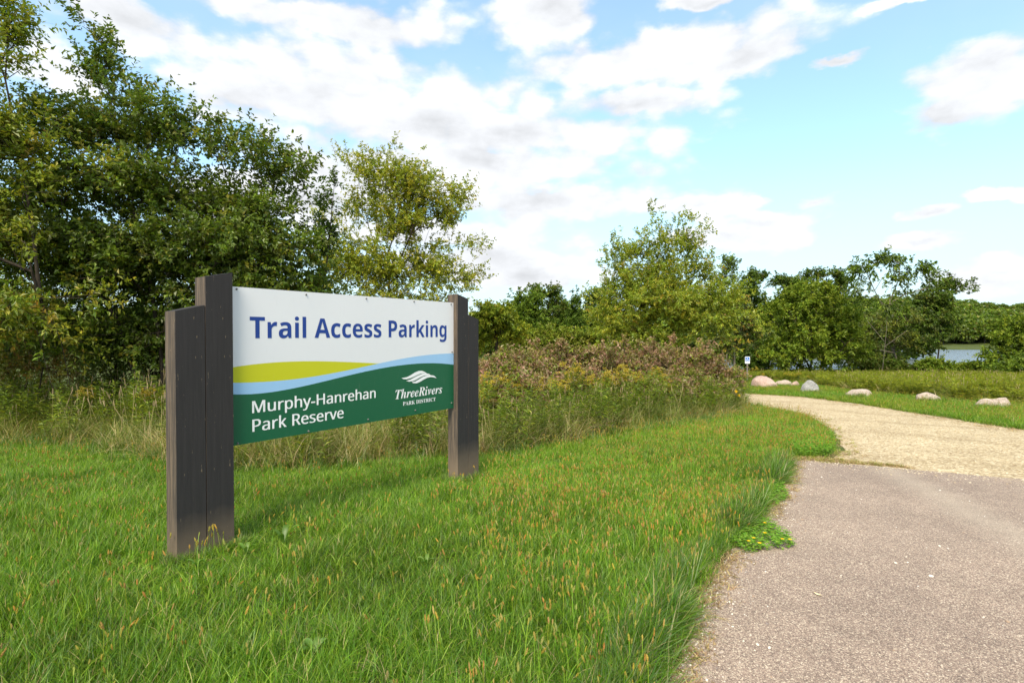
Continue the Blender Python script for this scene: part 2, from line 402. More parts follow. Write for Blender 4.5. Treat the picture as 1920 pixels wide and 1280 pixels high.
post(PX1, PX1 + .181, 1.932, 1.890, 'taller inner timber post at the far end', 3)
post(PX1 + .186, PX1 + .368, 1.715, 1.666, 'shorter outer timber post at the far end', 4)
# panel: one sheet, its bands divided along the printed curves
Z46 = lambda pts: np.array([onpanel(440 + x / 4.571, 660 + y / 4.571) for x, y in pts])
yt = Z46([(10, 125), (250, 95), (500, 80), (700, 78), (900, 82), (1100, 90), (1250, 97)])
bt = Z46([(0, 262), (200, 257), (400, 245), (600, 220), (800, 185), (1000, 150), (1250, 97), (1400, 60), (1600, 30), (1750, 17), (1870, 10)])
gt = Z46([(0, 362), (150, 358), (300, 342), (500, 312), (700, 268), (900, 215), (1100, 170), (1300, 132), (1500, 103), (1650, 95), (1780, 97), (1870, 107)])
def sm_interp(x, P):
    c = np.polyfit(P[:, 0], P[:, 1], 5 if len(P) > 8 else 3); return np.polyval(c, np.clip(x, P[0, 0] - .03, P[-1, 0] + .01))
PL, PR, PB, PT = 2 * PW + .001, PX1 - .001, .692, 1.8415
xs = np.linspace(PL, PR, 90); bz, gz = sm_interp(xs, bt), sm_interp(xs, gt); yz = np.maximum(sm_interp(xs, yt), bz + 1e-4)
yz[xs > yt[-1, 0] - .01] = bz[xs > yt[-1, 0] - .01] + 1e-4
V, Fq, fm = [], [], []
for k, x in enumerate(xs):
    V += [(x, .058, z) for z in (PB, gz[k], bz[k], yz[k], PT)] + [(x, .078, PT), (x, .078, PB)]
    if k:
        a, c = 7 * (k - 1), 7 * k
        for j in range(7):
            Fq.append([a + j, c + j, c + (j + 1) % 7, a + (j + 1) % 7]); fm.append((3, 2, 1, 0, 4, 4, 4)[j])
panel = link('panel', mesh_np('panel', V, [np.array(Fq), np.array([list(range(7))[::-1]]), np.array([[7 * 89 + j for j in range(7)]])], PM, fmat=fm + [4, 4]), sign)

def poly_mesh(name, polys, mat, parent, y):
    bm = bmesh.new()
    for P in polys: bm.faces.new([bm.verts.new((x, y, z)) for x, z in P])
    bmesh.ops.triangulate(bm, faces=bm.faces[:]); bm.normal_update()
    for f in bm.faces:
        if f.normal.y > 0: f.normal_flip()
    return bm_obj(name, bm, mat, parent)
MATHMAP = {'sansbold': (0x1D5D4, 0x1D5EE), 'sans': (0x1D5A0, 0x1D5BA), 'bolditalic': (0x1D468, 0x1D482), 'bold': (0x1D400, 0x1D41A)}
def styled(s, style):
    """letters of another face of the built-in type"""
    if style == 'plain': return s
    up, lo = MATHMAP[style]
    return ''.join(chr(up + ord(c) - 65) if 'A' <= c <= 'Z' else chr(lo + ord(c) - 97) if 'a' <= c <= 'z' else c for c in s)
def word_split(name, me, parent):
    """one object for each printed word"""
    co = np.empty(len(me.vertices) * 3, np.float32); me.vertices.foreach_get('co', co); co = co.reshape(-1, 3)
    fs = [list(p.vertices) for p in me.polygons]; iv = sorted((co[f, 0].min(), co[f, 0].max()) for f in fs); cuts = []; hi = iv[0][1]; gap = .3 * (co[:, 2].max() - co[:, 2].min()) * .5
    for a, b in iv:
        if a - hi > gap: cuts.append((a + hi) / 2)
        hi = max(hi, b)
    for lo, up in zip([-1e9] + cuts, cuts + [1e9]):
        sel = [f for f in fs if lo < co[f, 0].mean() < up]; ids = sorted({i for f in sel for i in f}); mp = {i: k for k, i in enumerate(ids)}
        m2 = bpy.data.meshes.new(name); m2.from_pydata(co[ids].tolist(), [], [[mp[i] for i in f] for f in sel]); m2.materials.append(me.materials[0]); link(name, m2, parent)
def lettering(text, style, x0, x1, zbase, zcap, mat, parent, y, weight=0, capratio=.714, name='lettering', stroke=0):
    cu = bpy.data.curves.new('t', 'FONT'); cu.body = styled(text, style); cu.offset = weight; cu.resolution_u = 6; cu.fill_mode = 'FRONT'
    to = bpy.data.objects.new('t', cu); C.objects.link(to); bpy.context.view_layer.update()
    dg = bpy.context.evaluated_depsgraph_get(); me = bpy.data.meshes.new_from_object(to.evaluated_get(dg))
    bpy.data.objects.remove(to); n = len(me.vertices); co = np.empty(n * 3, np.float32); me.vertices.foreach_get('co', co); co = co.reshape(-1, 3)
    sx = (x1 - x0) / (co[:, 0].max() - co[:, 0].min()); sz = (zcap - zbase) / capratio
    out = np.stack([x0 + (co[:, 0] - co[:, 0].min()) * sx, np.full(n, y), zbase + co[:, 1] * sz], 1).astype(np.float32)
    me.vertices.foreach_set('co', out.ravel()); me.materials.clear(); me.materials.append(mat); me.update()
    print('TEXT', text, style, 'cap', co[:, 1].max(), 'w', co[:, 0].max(), 'sx/sz', sx / sz)
    if stroke:                                           # a slightly heavier stroke: the same letters again, a hair to the side
        fs = [list(p.vertices) for p in me.polygons]; o2 = out.copy(); o2[:, 0] += stroke; o2[:, 1] -= .0003
        m2 = bpy.data.meshes.new('t'); m2.from_pydata(np.concatenate([out, o2]).tolist(), [], fs + [[i + n for i in f] for f in fs]); m2.materials.append(mat); me = m2
    return word_split(name, me, parent)
def fit(text, style, pl, pr, cap_py, base_py, mat, **k):
    (xa, zc), (_, zb) = onpanel(pl, cap_py), onpanel(pl, base_py); xb, _ = onpanel(pr, base_py)
    return lettering(text, style, xa, xb, zb, zc, mat, panel, .0565, **k)
fit('Trail Access Parking', 'sansbold', 468, 837, 593.4, 633.9, M_blue)
fit('Murphy-Hanrehan', 'sans', 472.4, 703.6, 751.9, 774.4, M_white, stroke=.0045)
fit('Park Reserve', 'sans', 472.8, 643.5, 786.5, 809.4, M_white, stroke=.0045)
fit('ThreeRivers', 'bolditalic', 741.2, 828.8, 730.3, 748.2, M_white)
fit('PARK DISTRICT', 'bold', 755.2, 816.6, 753.0, 760.2, M_white)
ZL = lambda pts: [onpanel(720 + x / 12.8, 680 + y / 12.8) for x, y in pts]
waves = [[(415, 365), (540, 345), (640, 295), (740, 230), (830, 195), (910, 190), (970, 215), (1030, 255), (1080, 268), (1030, 262), (960, 245), (870, 260), (760, 310), (640, 365), (540, 392), (470, 390)],
         [(530, 430), (620, 405), (720, 350), (820, 300), (930, 255), (1000, 250), (1080, 265), (1120, 300), (1060, 290), (960, 305), (860, 350), (760, 410), (680, 440), (600, 450)],
         [(660, 465), (750, 445), (840, 390), (940, 330), (1040, 295), (1120, 295), (1190, 305), (1230, 335), (1258, 368), (1200, 350), (1120, 340), (1040, 355), (940, 405), (860, 455), (780, 488), (700, 485)]]
for k, wv in enumerate(waves): poly_mesh('wave_emblem', [ZL(wv)], M_white, panel, .0565 - .0004 * k)
bm = bmesh.new(); bmesh.ops.create_cone(bm, cap_ends=True, segments=8, radius1=.0085, radius2=.006, depth=.008)
bmesh.ops.rotate(bm, verts=bm.verts, cent=(0, 0, 0), matrix=Matrix.Rotation(math.pi / 2, 3, 'X'))
bolt_me = bpy.data.meshes.new('bolt'); bm.to_mesh(bolt_me); bm.free(); bolt_me.materials.append(M_bolt)
for zx, zy in ((476, 180), (855, 210), (1183, 232), (1443, 247), (1645, 262), (1650, 522), (482, 1024), (868, 954), (1193, 890), (1450, 840), (1648, 800)):
    x, z = onpanel(280 + zx / 2.909, 480 + zy / 2.909)
    o = link('bolt', bolt_me, panel); o.location = (min(max(x, PL + .015), PR - .015), .054, min(max(z, PB + .014), PT - .014))

# ------------------------------------------------------------------ foliage builders
def unit(v): return v / np.maximum(np.linalg.norm(v, axis=-1, keepdims=True), 1e-9)
def pal(rng, n, colors, weights=None, jit=.22):
    """n leaf colours drawn from a palette"""
    colors = np.array(colors); w = None if weights is None else np.array(weights) / np.sum(weights)
    c = colors[rng.choice(len(colors), n, p=w)]
    return c * (1 + rng.uniform(-jit, jit, (n, 1))) * (1 + rng.uniform(-.08, .08, (n, 3)))
def leaf_geo(P, D, Nn, Ln, Wd, cl, fold=.25):
    """folded kite leaves: base point, direction, up-normal, length, width -> verts, tris, colours"""
    D = unit(D); S = unit(np.cross(D, Nn)); U = np.cross(S, D); n = len(P)
    Ln = Ln[:, None]; Wd = Wd[:, None]
    a = P; tip = P + D * Ln - U * Ln * .12; mid = P + D * Ln * .45
    l = mid + S * Wd * .5 + U * Wd * fold; r = mid - S * Wd * .5 + U * Wd * fold
    V = np.stack([a, l, tip, r], 1).reshape(-1, 3); b = np.arange(n)[:, None] * 4
    T = np.concatenate([b + [0, 2, 1], b + [0, 3, 2]], 0)
    return V, T, np.repeat(cl, 4, 0)
def grow(rng, roots, A, bf=.35, seg=.5):
    """join attractor points A to the root paths by short, direct branches; returns nodes, parents, index of every attractor"""
    P, par, pl = [], [], []
    for path in roots:
        prev = -1
        for q in path:
            P.append(np.array(q, float)); par.append(prev); pl.append(0 if prev < 0 else pl[prev] + np.linalg.norm(P[-1] - P[prev])); prev = len(P) - 1
    A = np.array(A); n = len(A); best = np.full(n, 1e9); bp = np.zeros(n, int); done = np.zeros(n, bool); ends = np.zeros(n, int)
    def upd(i):
        d = np.linalg.norm(A - P[i], axis=1); low = np.maximum(0, P[i][2] - A[:, 2]) * .8
        c = d + bf * pl[i] + low; k = c < best; best[k] = c[k]; bp[k] = i
    for i in range(len(P)): upd(i)
    for _ in range(n):
        c = np.where(done, 1e9, best); j = int(np.argmin(c)); done[j] = True; i = bp[j]
        d = A[j] - P[i]; L = np.linalg.norm(d); k = max(1, int(L / seg)); prev = i
        for s in range(1, k + 1):
            t = s / k; q = P[i] + d * t
            if s < k: q = q + rng.normal(0, .06 * seg, 3) + np.array([0, 0, -.12 * L * t * (1 - t)])
            P.append(q); par.append(prev); pl.append(pl[prev] + L / k); prev = len(P) - 1; upd(prev)
        ends[j] = prev
    return np.array(P), np.array(par), ends
def tubes(P, par, tip=.006, ex=2.4, rmax=None, minr=0):
    n = len(P); R = np.zeros(n); acc = np.zeros(n)
    for i in range(n - 1, -1, -1):
        R[i] = max(tip, acc[i] ** (1 / ex)) if acc[i] > 0 else tip
        if par[i] >= 0: acc[par[i]] += R[i] ** ex
    if rmax: R = np.where(R > tip, tip + (R - tip) * min(1, rmax / R.max()), R)
    V, T = [], []; nv = 0
    for i in range(n):
        j = par[i]
        if j < 0 or R[i] < minr: continue
        k = 7 if R[j] > .05 else 4 if R[j] > .015 else 3
        d = P[i] - P[j]; L = np.linalg.norm(d)
        if L < 1e-6: continue
        d /= L; a = np.cross(d, [0, 0, 1.] if abs(d[2]) < .9 else [1., 0, 0]); a /= np.linalg.norm(a); b = np.cross(d, a)
        th = np.arange(k) * 2 * math.pi / k; ring = np.cos(th)[:, None] * a + np.sin(th)[:, None] * b
        ra = min(R[j], R[i] * 1.5)
        V.append(P[j] + ring * ra - d * ra * .3); V.append(P[i] + ring * R[i])
        s = np.arange(k); T.append(np.stack([nv + s, nv + (s + 1) % k, nv + k + (s + 1) % k, nv + k + s], 1)); nv += 2 * k
    q = np.concatenate(V); return q, T
def sprays(rng, C0, center, n_tw, tl, n_lf, ll, lw, colors, weights, droop=.1, up=.35, twig_col=None, cj=.25, spread=.15):
    """leafy twigs round the points C0"""
    n = len(C0) * n_tw; base = np.repeat(C0, n_tw, 0) + rng.normal(0, spread * tl, (n, 3))
    out = unit(base - center); D = unit(out * .55 + rng.normal(0, .55, (n, 3)) + [0, 0, up]); Lt = tl * rng.uniform(.5, 1.25, n)
    tone = np.repeat(1 + rng.uniform(-cj, cj, (len(C0), 1)), n_tw, 0)
    tc = pal(rng, n, colors, weights, .1) * tone
    m = n * n_lf; t = rng.uniform(.08, 1.05, (n, n_lf)); bD = np.repeat(D, n_lf, 0)
    Pt = np.repeat(base, n_lf, 0) + bD * (t.ravel() * np.repeat(Lt, n_lf))[:, None]
    Pt[:, 2] -= (t.ravel() ** 2) * np.repeat(Lt, n_lf) * droop
    side = unit(np.cross(bD, rng.normal(0, 1, (m, 3))))
    Ld = unit(bD * .6 + side * .9 + [0, 0, -droop * 1.5] + rng.normal(0, .2, (m, 3))); Nn = unit(np.array([0, 0, 1.]) + rng.normal(0, .55, (m, 3)))
    L = ll * rng.uniform(.6, 1.25, m); cl = np.repeat(tc, n_lf, 0) * .5 + pal(rng, m, colors, weights) * .5
    V, T, cc = leaf_geo(Pt, Ld, Nn, L, L * lw * rng.uniform(.8, 1.2, m), cl)
    return V, T, cc, base, D, Lt
def lobe_pts(rng, lobes, n, shell=.55):
    """points in a union of ellipsoids (centre xyz, radii xyz, weight), more of them towards the skin"""
    w = np.array([l[6] * (l[3] * l[4] * l[5]) ** .7 for l in lobes]); w /= w.sum(); out = []
    for l, k in zip(lobes, rng.multinomial(n, w)):
        d = unit(rng.normal(0, 1, (k, 3))); r = rng.uniform(0, 1, (k, 1)) ** (shell / 1.6)
        out.append(np.array(l[:3]) + d * r * np.array(l[3:6]))
    return np.concatenate(out)
def clump(rng, A, k, sx, sz):
    """gather attractors into flat layered clumps of about k"""
    n = max(4, len(A) // k); idx = rng.integers(0, n, len(A)); return A[rng.permutation(len(A))[:n]][idx] + rng.normal(0, 1, (len(A), 3)) * [sx, sx, sz]
def px_lobes(Y, specs, depth=1.0):
    """crown lobes read off the photograph: (px, py, rx, ry[, dy, weight]) at distance Y"""
    out = []
    for s in specs:
        px, py, rx, ry = s[:4]; dy = s[4] if len(s) > 4 else 0; w = s[5] if len(s) > 5 else 1
        c = at(px, py, Y + dy); k = (Y + dy) / F
        out.append((c[0], c[1], c[2], rx * k, min(rx, ry * 1.6) * k * depth, ry * k, w))
    return out
def tree(name, label, base, roots, lobes, seed, n_at, n_tw, tl, n_lf, ll, lw, colors, weights=None, bark=None, group=None, droop=.1, up=.35,
         tip=.006, rmax=None, cat='tree', bf=.35, seg=.5, shell=.55, twigs=False, cj=.25, keep=1.0, stem_name='trunk', crown_name='crown', leafmat=None, spread=.15, clumps=None, tips=()):
    rng = np.random.default_rng(seed); base = np.array(base, float)
    sh_ = .45 * tl + (clumps[1] * .8 if clumps else 0)      # twigs reach past the branch ends: keep the outline of the lobes
    lobes = [tuple(l[:3]) + tuple(max(r_ - sh_, .42 * r_) for r_ in l[3:6]) + (l[6],) for l in lobes]
    A = lobe_pts(rng, lobes, n_at, shell)
    if clumps: A = clump(rng, A, *clumps)
    if len(tips): A = np.concatenate([A, np.array(tips)])
    A = A[A[:, 2] > base[2] + .12]
    P, par, ends = grow(rng, roots, A, bf, seg)
    t = empty(name, base); tag(t, label, cat, group)
    V, T = tubes(P - base, par, tip, rmax=rmax)
    link(stem_name, mesh_np(stem_name, V, [np.concatenate([q for q in T if q.shape[1] == 4])], [bark or M_bark], smooth=True), t)
    cen = A.mean(0) * .5 + np.array([base[0], base[1], A[:, 2].min()]) * .5
    k = rng.random(len(A)) < keep
    V, T, cc, tb, td, tl_ = sprays(rng, A[k] - base, cen - base, n_tw, tl, n_lf, ll, lw, colors, weights, droop, up, cj=cj, spread=spread)
    F_ = [T]
    if twigs:
        s = unit(np.cross(td, rng.normal(0, 1, td.shape))) * .0035; n0 = len(V); te = tb + td * tl_[:, None]
        V = np.concatenate([V, np.stack([tb - s, tb + s, te], 1).reshape(-1, 3)]); F_.append(n0 + np.arange(len(tb) * 3).reshape(-1, 3))
        cc = np.concatenate([cc, np.tile([.05, .04, .028], (len(tb) * 3, 1))])
    link(crown_name, mesh_np(crown_name, V, F_, [leafmat or M_leaf], col=cc), t)
    return t

# leaf colours (albedo)
DK, MD, LT, YG, YL, OL = (.066, .112, .013), (.118, .180, .018), (.180, .240, .022), (.265, .285, .025), (.40, .32, .03), (.15, .15, .03)
RB, PK, OR, TAN = (.23, .125, .065), (.40, .235, .165), (.38, .20, .04), (.36, .27, .14)
YG2, YL2, LT2 = (.33, .35, .03), (.48, .39, .035), (.22, .30, .03)
GREY = (.10, .135, .055)

# ------------------------------------------------------------------ trees at the left edge
tree('buckthorn_tree', 'big dark-leaved tree with a leafy spire on top, behind the sign\'s near posts', gbase(300, 11),
     [[gbase(310, 11), at(300, 640, 11), at(285, 560, 11.1), at(270, 470, 11.2), at(245, 360, 11.2), at(215, 240, 11.1), at(200, 150, 11), at(198, 80, 11)],
      [gbase(330, 11.2), at(350, 600, 11.4), at(400, 500, 11.5), at(450, 400, 11.4), at(500, 330, 11.2)],
      [gbase(280, 11), at(220, 600, 10.8), at(150, 500, 10.7), at(110, 400, 10.7)]],
     px_lobes(11, [(200, 95, 22, 55, 0, 1.3), (160, 150, 40, 30), (235, 190, 90, 62), (180, 250, 130, 70), (330, 250, 95, 55), (400, 290, 95, 60), (470, 300, 75, 45), (515, 325, 48, 34),
                   (300, 360, 190, 85), (430, 400, 120, 62), (120, 360, 120, 90), (330, 470, 210, 85), (500, 450, 65, 50), (535, 505, 52, 46), (180, 500, 190, 95), (420, 560, 170, 80), (250, 620, 210, 70), (510, 580, 95, 70), (545, 470, 80, 60), (460, 480, 100, 70), (590, 560, 70, 60)]),
     11, 880, 8, .52, 15, .092, .55, [DK, MD, LT, OL, YL], [3, 5, 3, 1.6, .4], twigs=True, rmax=.11, seg=.45, cj=.3, clumps=(4, .30, .14), tips=[at(198 + dx, py, 11) for dx, py in ((0, 75), (4, 92), (-12, 105), (10, 112), (-4, 125), (-26, 120), (18, 138), (-16, 145), (-40, 150), (0, 155), (28, 160), (545, 300), (535, 318))[:11]] + [at(70, 395, 11), at(110, 410, 11), at(150, 420, 11), at(95, 430, 11), at(190, 400, 11), at(130, 385, 11.2), at(540, 308, 11), at(525, 295, 11), at(552, 322, 11)])
tree('boxelder_tree', 'yellow-green tree leaning in at the far left edge, dark forked trunk', gbase(-20, 9.2),
     [[gbase(150, 9.4), at(115, 640, 9.3), at(75, 560, 9.2), at(30, 480, 9.1), at(-30, 380, 9.0), at(-80, 240, 9), at(-60, 90, 9)],
      [gbase(120, 9.4), at(70, 620, 9.3), at(20, 590, 9.2), at(-60, 560, 9)], [at(75, 560, 9.2), at(60, 420, 9.3), at(40, 300, 9.3), at(10, 150, 9.2), at(15, 50, 9.1)]],
     px_lobes(9.2, [(15, 30, 36, 45), (-60, 80, 80, 80), (15, 150, 50, 45), (-60, 250, 130, 100), (40, 230, 55, 60), (30, 330, 85, 70), (-80, 420, 150, 110), (30, 450, 90, 60), (80, 480, 80, 45), (-60, 560, 120, 80), (60, 600, 90, 50), (110, 560, 60, 40)]),
     12, 250, 10, .5, 15, .095, .45, [MD, LT, YG, YL, OR], [3, 4, 4, 1.2, .3], twigs=True, rmax=.10, seg=.4, cj=.22, clumps=(5, .36, .15), tips=[at(x, y, 9.2) for x, y in ((8, 12), (28, 30), (42, 52), (20, 62), (36, 78), (5, 45), (-15, 20), (14, 95), (-10, 75), (-30, 50), (0, 120), (40, 130))])
tree('understory_shrub', 'dense dark shrub filling the gap under the left trees, beside the near post', gbase(120, 12.2),
     [[gbase(120 + dx, 12.2), at(100 + dx * 1.6, 620, 12.2)] for dx in (-90, 0, 80, 170)],
     px_lobes(12.4, [(-80, 600, 190, 120), (110, 640, 170, 90), (270, 650, 170, 90), (60, 520, 170, 100), (300, 560, 190, 110), (420, 640, 150, 90), (-40, 680, 180, 60)]),
     13, 460, 8, .6, 16, .09, .55, [DK, MD, OL, YG], [4, 4, 2, .8], rmax=.05, cat='shrub', stem_name='stems', crown_name='foliage')
tree('sumac_shrub', 'olive shrub with rusty lower leaves at the foot of the left trees', gbase(60, 10.2),
     [[gbase(40 + dx, 10.2), at(50 + dx * 1.5, 690, 10.2)] for dx in (-60, 20, 90)],
     px_lobes(10.2, [(10, 690, 90, 30), (100, 695, 70, 26), (-90, 680, 80, 40)]),
     14, 80, 6, .4, 11, .08, .4, [OL, YG, OR, RB], [3, 2, 1.6, 1], rmax=.03, cat='shrub', stem_name='stems', crown_name='foliage')

# ------------------------------------------------------------------ the two yellow-green trees in the middle distance
tree('ash_tree', 'open yellow-green tree with dark forking limbs showing above the sign panel', gbase(745, 19),
     [[gbase(745, 19), at(742, 580, 19), at(736, 520, 19), at(745, 450, 19), at(752, 390, 19), at(735, 330, 19)], [at(742, 580, 19), at(780, 500, 19), at(805, 430, 19), at(850, 380, 19)],
      [at(742, 575, 19), at(715, 500, 19.2), at(690, 420, 19.3), at(675, 350, 19.2)], [at(742, 575, 18.9), at(700, 545, 18.8), at(650, 527, 18.7)], [at(736, 520, 19), at(770, 440, 18.6), at(790, 370, 18.5)]],
     px_lobes(19, [(682, 325, 26, 20), (718, 338, 55, 36), (770, 355, 72, 45), (845, 375, 52, 36), (815, 400, 70, 40), (690, 390, 50, 40), (650, 420, 40, 32), (740, 420, 80, 50), (655, 480, 55, 45),
                   (700, 500, 80, 50), (780, 500, 75, 45), (860, 462, 40, 14), (850, 525, 40, 26), (810, 555, 60, 30), (690, 555, 80, 25), (760, 570, 110, 30), (640, 540, 40, 30)]),
     21, 420, 8, .50, 16, .105, .5, [LT2, YG2, YG, YL2, LT], [2.5, 6, 4, 1.8, 1.2], twigs=True, rmax=.13, seg=.5, cj=.2, spread=.28, clumps=(3, .42, .28))
tree('dogwood_sapling_sprig', 'thin leafy sprig reaching up between the dark tree and the yellow-green tree', gbase(632, 12),
     [[gbase(600, 12), at(605, 560, 12), at(615, 470, 12), at(622, 400, 12), at(628, 335, 12)]],
     px_lobes(12, [(626, 345, 20, 22), (612, 385, 26, 34), (640, 400, 18, 30), (605, 450, 30, 50), (600, 540, 36, 60)]),
     22, 60, 5, .3, 12, .09, .5, [DK, MD, GREY], [3, 4, 1], twigs=True, rmax=.02, cat='sapling', stem_name='stem')
tree('elm_tree', 'full yellow-green tree rising behind the reddish thicket, right of centre', gbase(1240, 27),
     [[gbase(1240, 27), at(1238, 640, 27), at(1240, 560, 27), at(1245, 490, 27), at(1235, 420, 27)], [at(1238, 640, 27), at(1200, 590, 27), at(1165, 540, 27), at(1150, 490, 27)],
      [at(1238, 630, 27), at(1290, 560, 27), at(1330, 520, 27)], [at(1240, 560, 27), at(1275, 480, 27), at(1300, 420, 27)]],
     px_lobes(27, [(1258, 418, 42, 24), (1290, 448, 38, 40), (1235, 452, 50, 40), (1200, 480, 65, 45), (1160, 500, 34, 34), (1270, 490, 60, 50), (1230, 540, 100, 55), (1340, 505, 32, 34), (1345, 560, 60, 45),
                   (1165, 570, 60, 55), (1290, 590, 100, 50), (1200, 610, 95, 40), (1345, 615, 65, 35), (1140, 615, 45, 38), (1240, 575, 120, 50, -.6, .9), (1220, 620, 120, 36, -.6, .9)]),
     23, 560, 8, .6, 17, .13, .5, [LT2, YG2, LT, YL2, OR], [5, 5, 3, 1.0, .3], rmax=.15, seg=.6, cj=.22, spread=.25, clumps=(3, .5, .35))

# ------------------------------------------------------------------ reddish dogwood thicket and shrubs beside the lawn
THK = [  # px, top py, Y, half-width px, palette weight of red
    (930, 668, 12.5, 60, .7), (985, 655, 13.6, 62, .8), (1035, 645, 14.6, 60, .7), (1085, 648, 14.8, 60, 1.0), (1140, 644, 15.2, 58, 1.1), (1195, 645, 15.6, 60, 1.2),
    (1245, 648, 15.6, 56, 1.2), (1292, 648, 15.8, 50, 1.1), (1324, 654, 15.6, 38, .9), (960, 705, 10.6, 62, 1.0), (1275, 700, 14.2, 60, .5), (1050, 700, 12.6, 70, .8), (1180, 700, 13.6, 70, .7)]
where = ['next to the sign\'s far posts', 'second behind the far posts', 'with green tips, left of the yellow-green tree', 'below the dark cedar', 'under the left side of the yellow-green tree', 'at the reddest stretch of the thicket',
         'in front of the yellow-green tree\'s trunk', 'near the rounded right end of the thicket', 'at the very right end of the thicket by the gravel road', 'low in front, nearest the far posts',
         'dark green in front of the thicket\'s right end', 'low in front at the thicket\'s middle', 'front row with goldenrod before it']
for k, (px, py, Yd, hw, red) in enumerate(THK):
    b = gbase(px, Yd); topz = at(px, py, Yd)[2]; h = (topz - b[2]) * 1.06; r = hw * Yd / F * 1.32
    rr = np.random.default_rng(300 + k)
    lob = [(b[0] + rr.normal(0, r * .35), Yd + rr.normal(0, .2), b[2] + h * z, r * s, r * s * .9, h * v, 1) for z, s, v in ((.42, 1.0, .38), (.52, .9, .33), (.66, .72, .24), (.30, 1.05, .28), (.76, .45, .2), (.9, .14, .16), (.94, .12, .14), (.86, .2, .18))]
    tree('dogwood_shrub', 'reddish-brown dogwood shrub ' + where[k], b, [[b + [dx, rr.normal(0, .15), 0], b + [dx * 1.5, 0, h * .45]] for dx in (-.35, -.1, .15, .4)],
         lob, 310 + k, 170, 7, .30, 14, .065 + .03 * rr.random(), .52, [PK, RB, OL, YG, MD, LT], [4.4 * red, 2.4 * red, 1.4, 1.8, 1.0, 1.4], rmax=.025, seg=.35, cat='shrub', group='dogwood thicket beside the lawn', stem_name='stems', crown_name='foliage', shell=.35, cj=.32)

# ------------------------------------------------------------------ background trees, each its own
def bg_tree(name, label, px, Yd, lobes, seed, n_at, colors, weights, ll=.2, n_tw=6, n_lf=13, tl=.75, trunk_py=None, bark=None, cat='tree', rmax=.16, spread=.2, tip=.012, lw=.55, cj=.3, group='background trees', fork=True):
    b = gbase(px, Yd); tops = min(l[1] - l[3] * .4 for l in lobes); c = lobes[0]
    b0 = at(px, 626, Yd); low = max(l[1] + l[3] * .2 for l in lobes)
    path = [b, at(px + 2, (low + 40), Yd) if low + 40 < 690 else b + [0, 0, .6]]
    mid = at(np.mean([l[0] for l in lobes]), np.mean([l[1] for l in lobes]), Yd)
    path.append((path[-1] + mid) / 2 + [.1, 0, 0]); path.append(mid); path.append(at(c[0], tops + 12, Yd))
    path = [p for i, p in enumerate(path) if i == 0 or p[2] > path[0][2] + .2]
    path = [path[0]] + sorted(path[1:], key=lambda q: q[2])
    return tree(name, label, b, [path], px_lobes(Yd, lobes), seed, n_at, n_tw, tl, n_lf, ll * 1.1, lw, colors, weights, bark=bark, group=group, rmax=rmax, seg=.9, tip=tip, spread=spread, cat=cat, cj=cj, leafmat=M_needle)
gk = [MD, LT, DK]; dk = [(.065, .115, .02), MD, OL]
bg_tree('willow_shrub_tree', 'yellow-green bushy tree just right of the sign\'s far posts', 925, 24, [(925, 600, 45, 32), (900, 625, 40, 30), (960, 625, 35, 26)], 41, 140, [YG, LT, MD, YL], [3, 3, 2, .6], ll=.14, tl=.5)
bg_tree('cottonwood_tree', 'smooth mid-green rounded tree beyond the far posts', 985, 46, [(985, 580, 36, 36), (975, 615, 42, 34), (1005, 620, 30, 30)], 42, 150, gk, [4, 2, 3], ll=.22)
bg_tree('oak_tree', 'broad dark oak with a domed top behind the mid-green tree', 1022, 58, [(1022, 548, 34, 18), (1045, 565, 26, 22), (1000, 560, 25, 20), (1035, 600, 45, 36), (1050, 630, 40, 20)], 43, 150, dk, [3, 4, 2], ll=.26)
bg_tree('cedar_tree', 'narrow dark cedar with ragged bare twigs at its top', 1078, 44, [(1078, 548, 9, 16), (1078, 575, 17, 20), (1080, 610, 28, 30), (1078, 635, 30, 18)], 44, 130, [DK, DK, MD], None, ll=.16, tl=.5)
bg_tree('oak_tree', 'dark oak half hidden by the yellow-green tree, beside the cedar', 1118, 52, [(1115, 560, 24, 20), (1125, 590, 34, 30), (1110, 625, 40, 24)], 45, 130, dk, [3, 3, 2], ll=.24)
bg_tree('hazel_shrub', 'low green shrub in front of the cedar, above the thicket', 1045, 30, [(1040, 635, 60, 22), (980, 640, 50, 18), (1095, 640, 45, 20)], 46, 150, [MD, LT, YG, OL], [3, 2, 2, 2], ll=.15, tl=.5, cat='shrub')
bg_tree('aspen_tree', 'slender pale tree with thin see-through crown right of the yellow-green tree', 1362, 40, [(1365, 500, 22, 20), (1358, 530, 24, 24), (1352, 570, 20, 24)], 47, 55, [GREY, LT, MD], None, ll=.16, n_lf=9, bark=M_bark_l, tl=.6)
bg_tree('oak_tree', 'dark oak with a ragged top between the slender pale tree and the round green tree', 1412, 50, [(1412, 525, 30, 18), (1400, 560, 36, 30), (1420, 600, 40, 42), (1405, 655, 42, 40)], 48, 190, dk, [4, 3, 1], ll=.24)
bg_tree('hawthorn_tree', 'grey-green small tree with orange tinge behind the thicket\'s right end', 1378, 33, [(1375, 590, 40, 35), (1395, 625, 38, 34), (1360, 645, 40, 28), (1340, 600, 26, 30)], 49, 170, [GREY, OL, MD, OR, YG], [4, 3, 3, .8, 1], ll=.14, tl=.55, bark=M_bark_l)
bg_tree('oak_tree', 'tall dark oak rising over the round green tree', 1545, 60, [(1540, 518, 40, 14), (1575, 530, 28, 16), (1500, 535, 30, 18), (1465, 530, 22, 14), (1530, 560, 70, 34)], 50, 190, dk, [4, 3, 2], ll=.26)
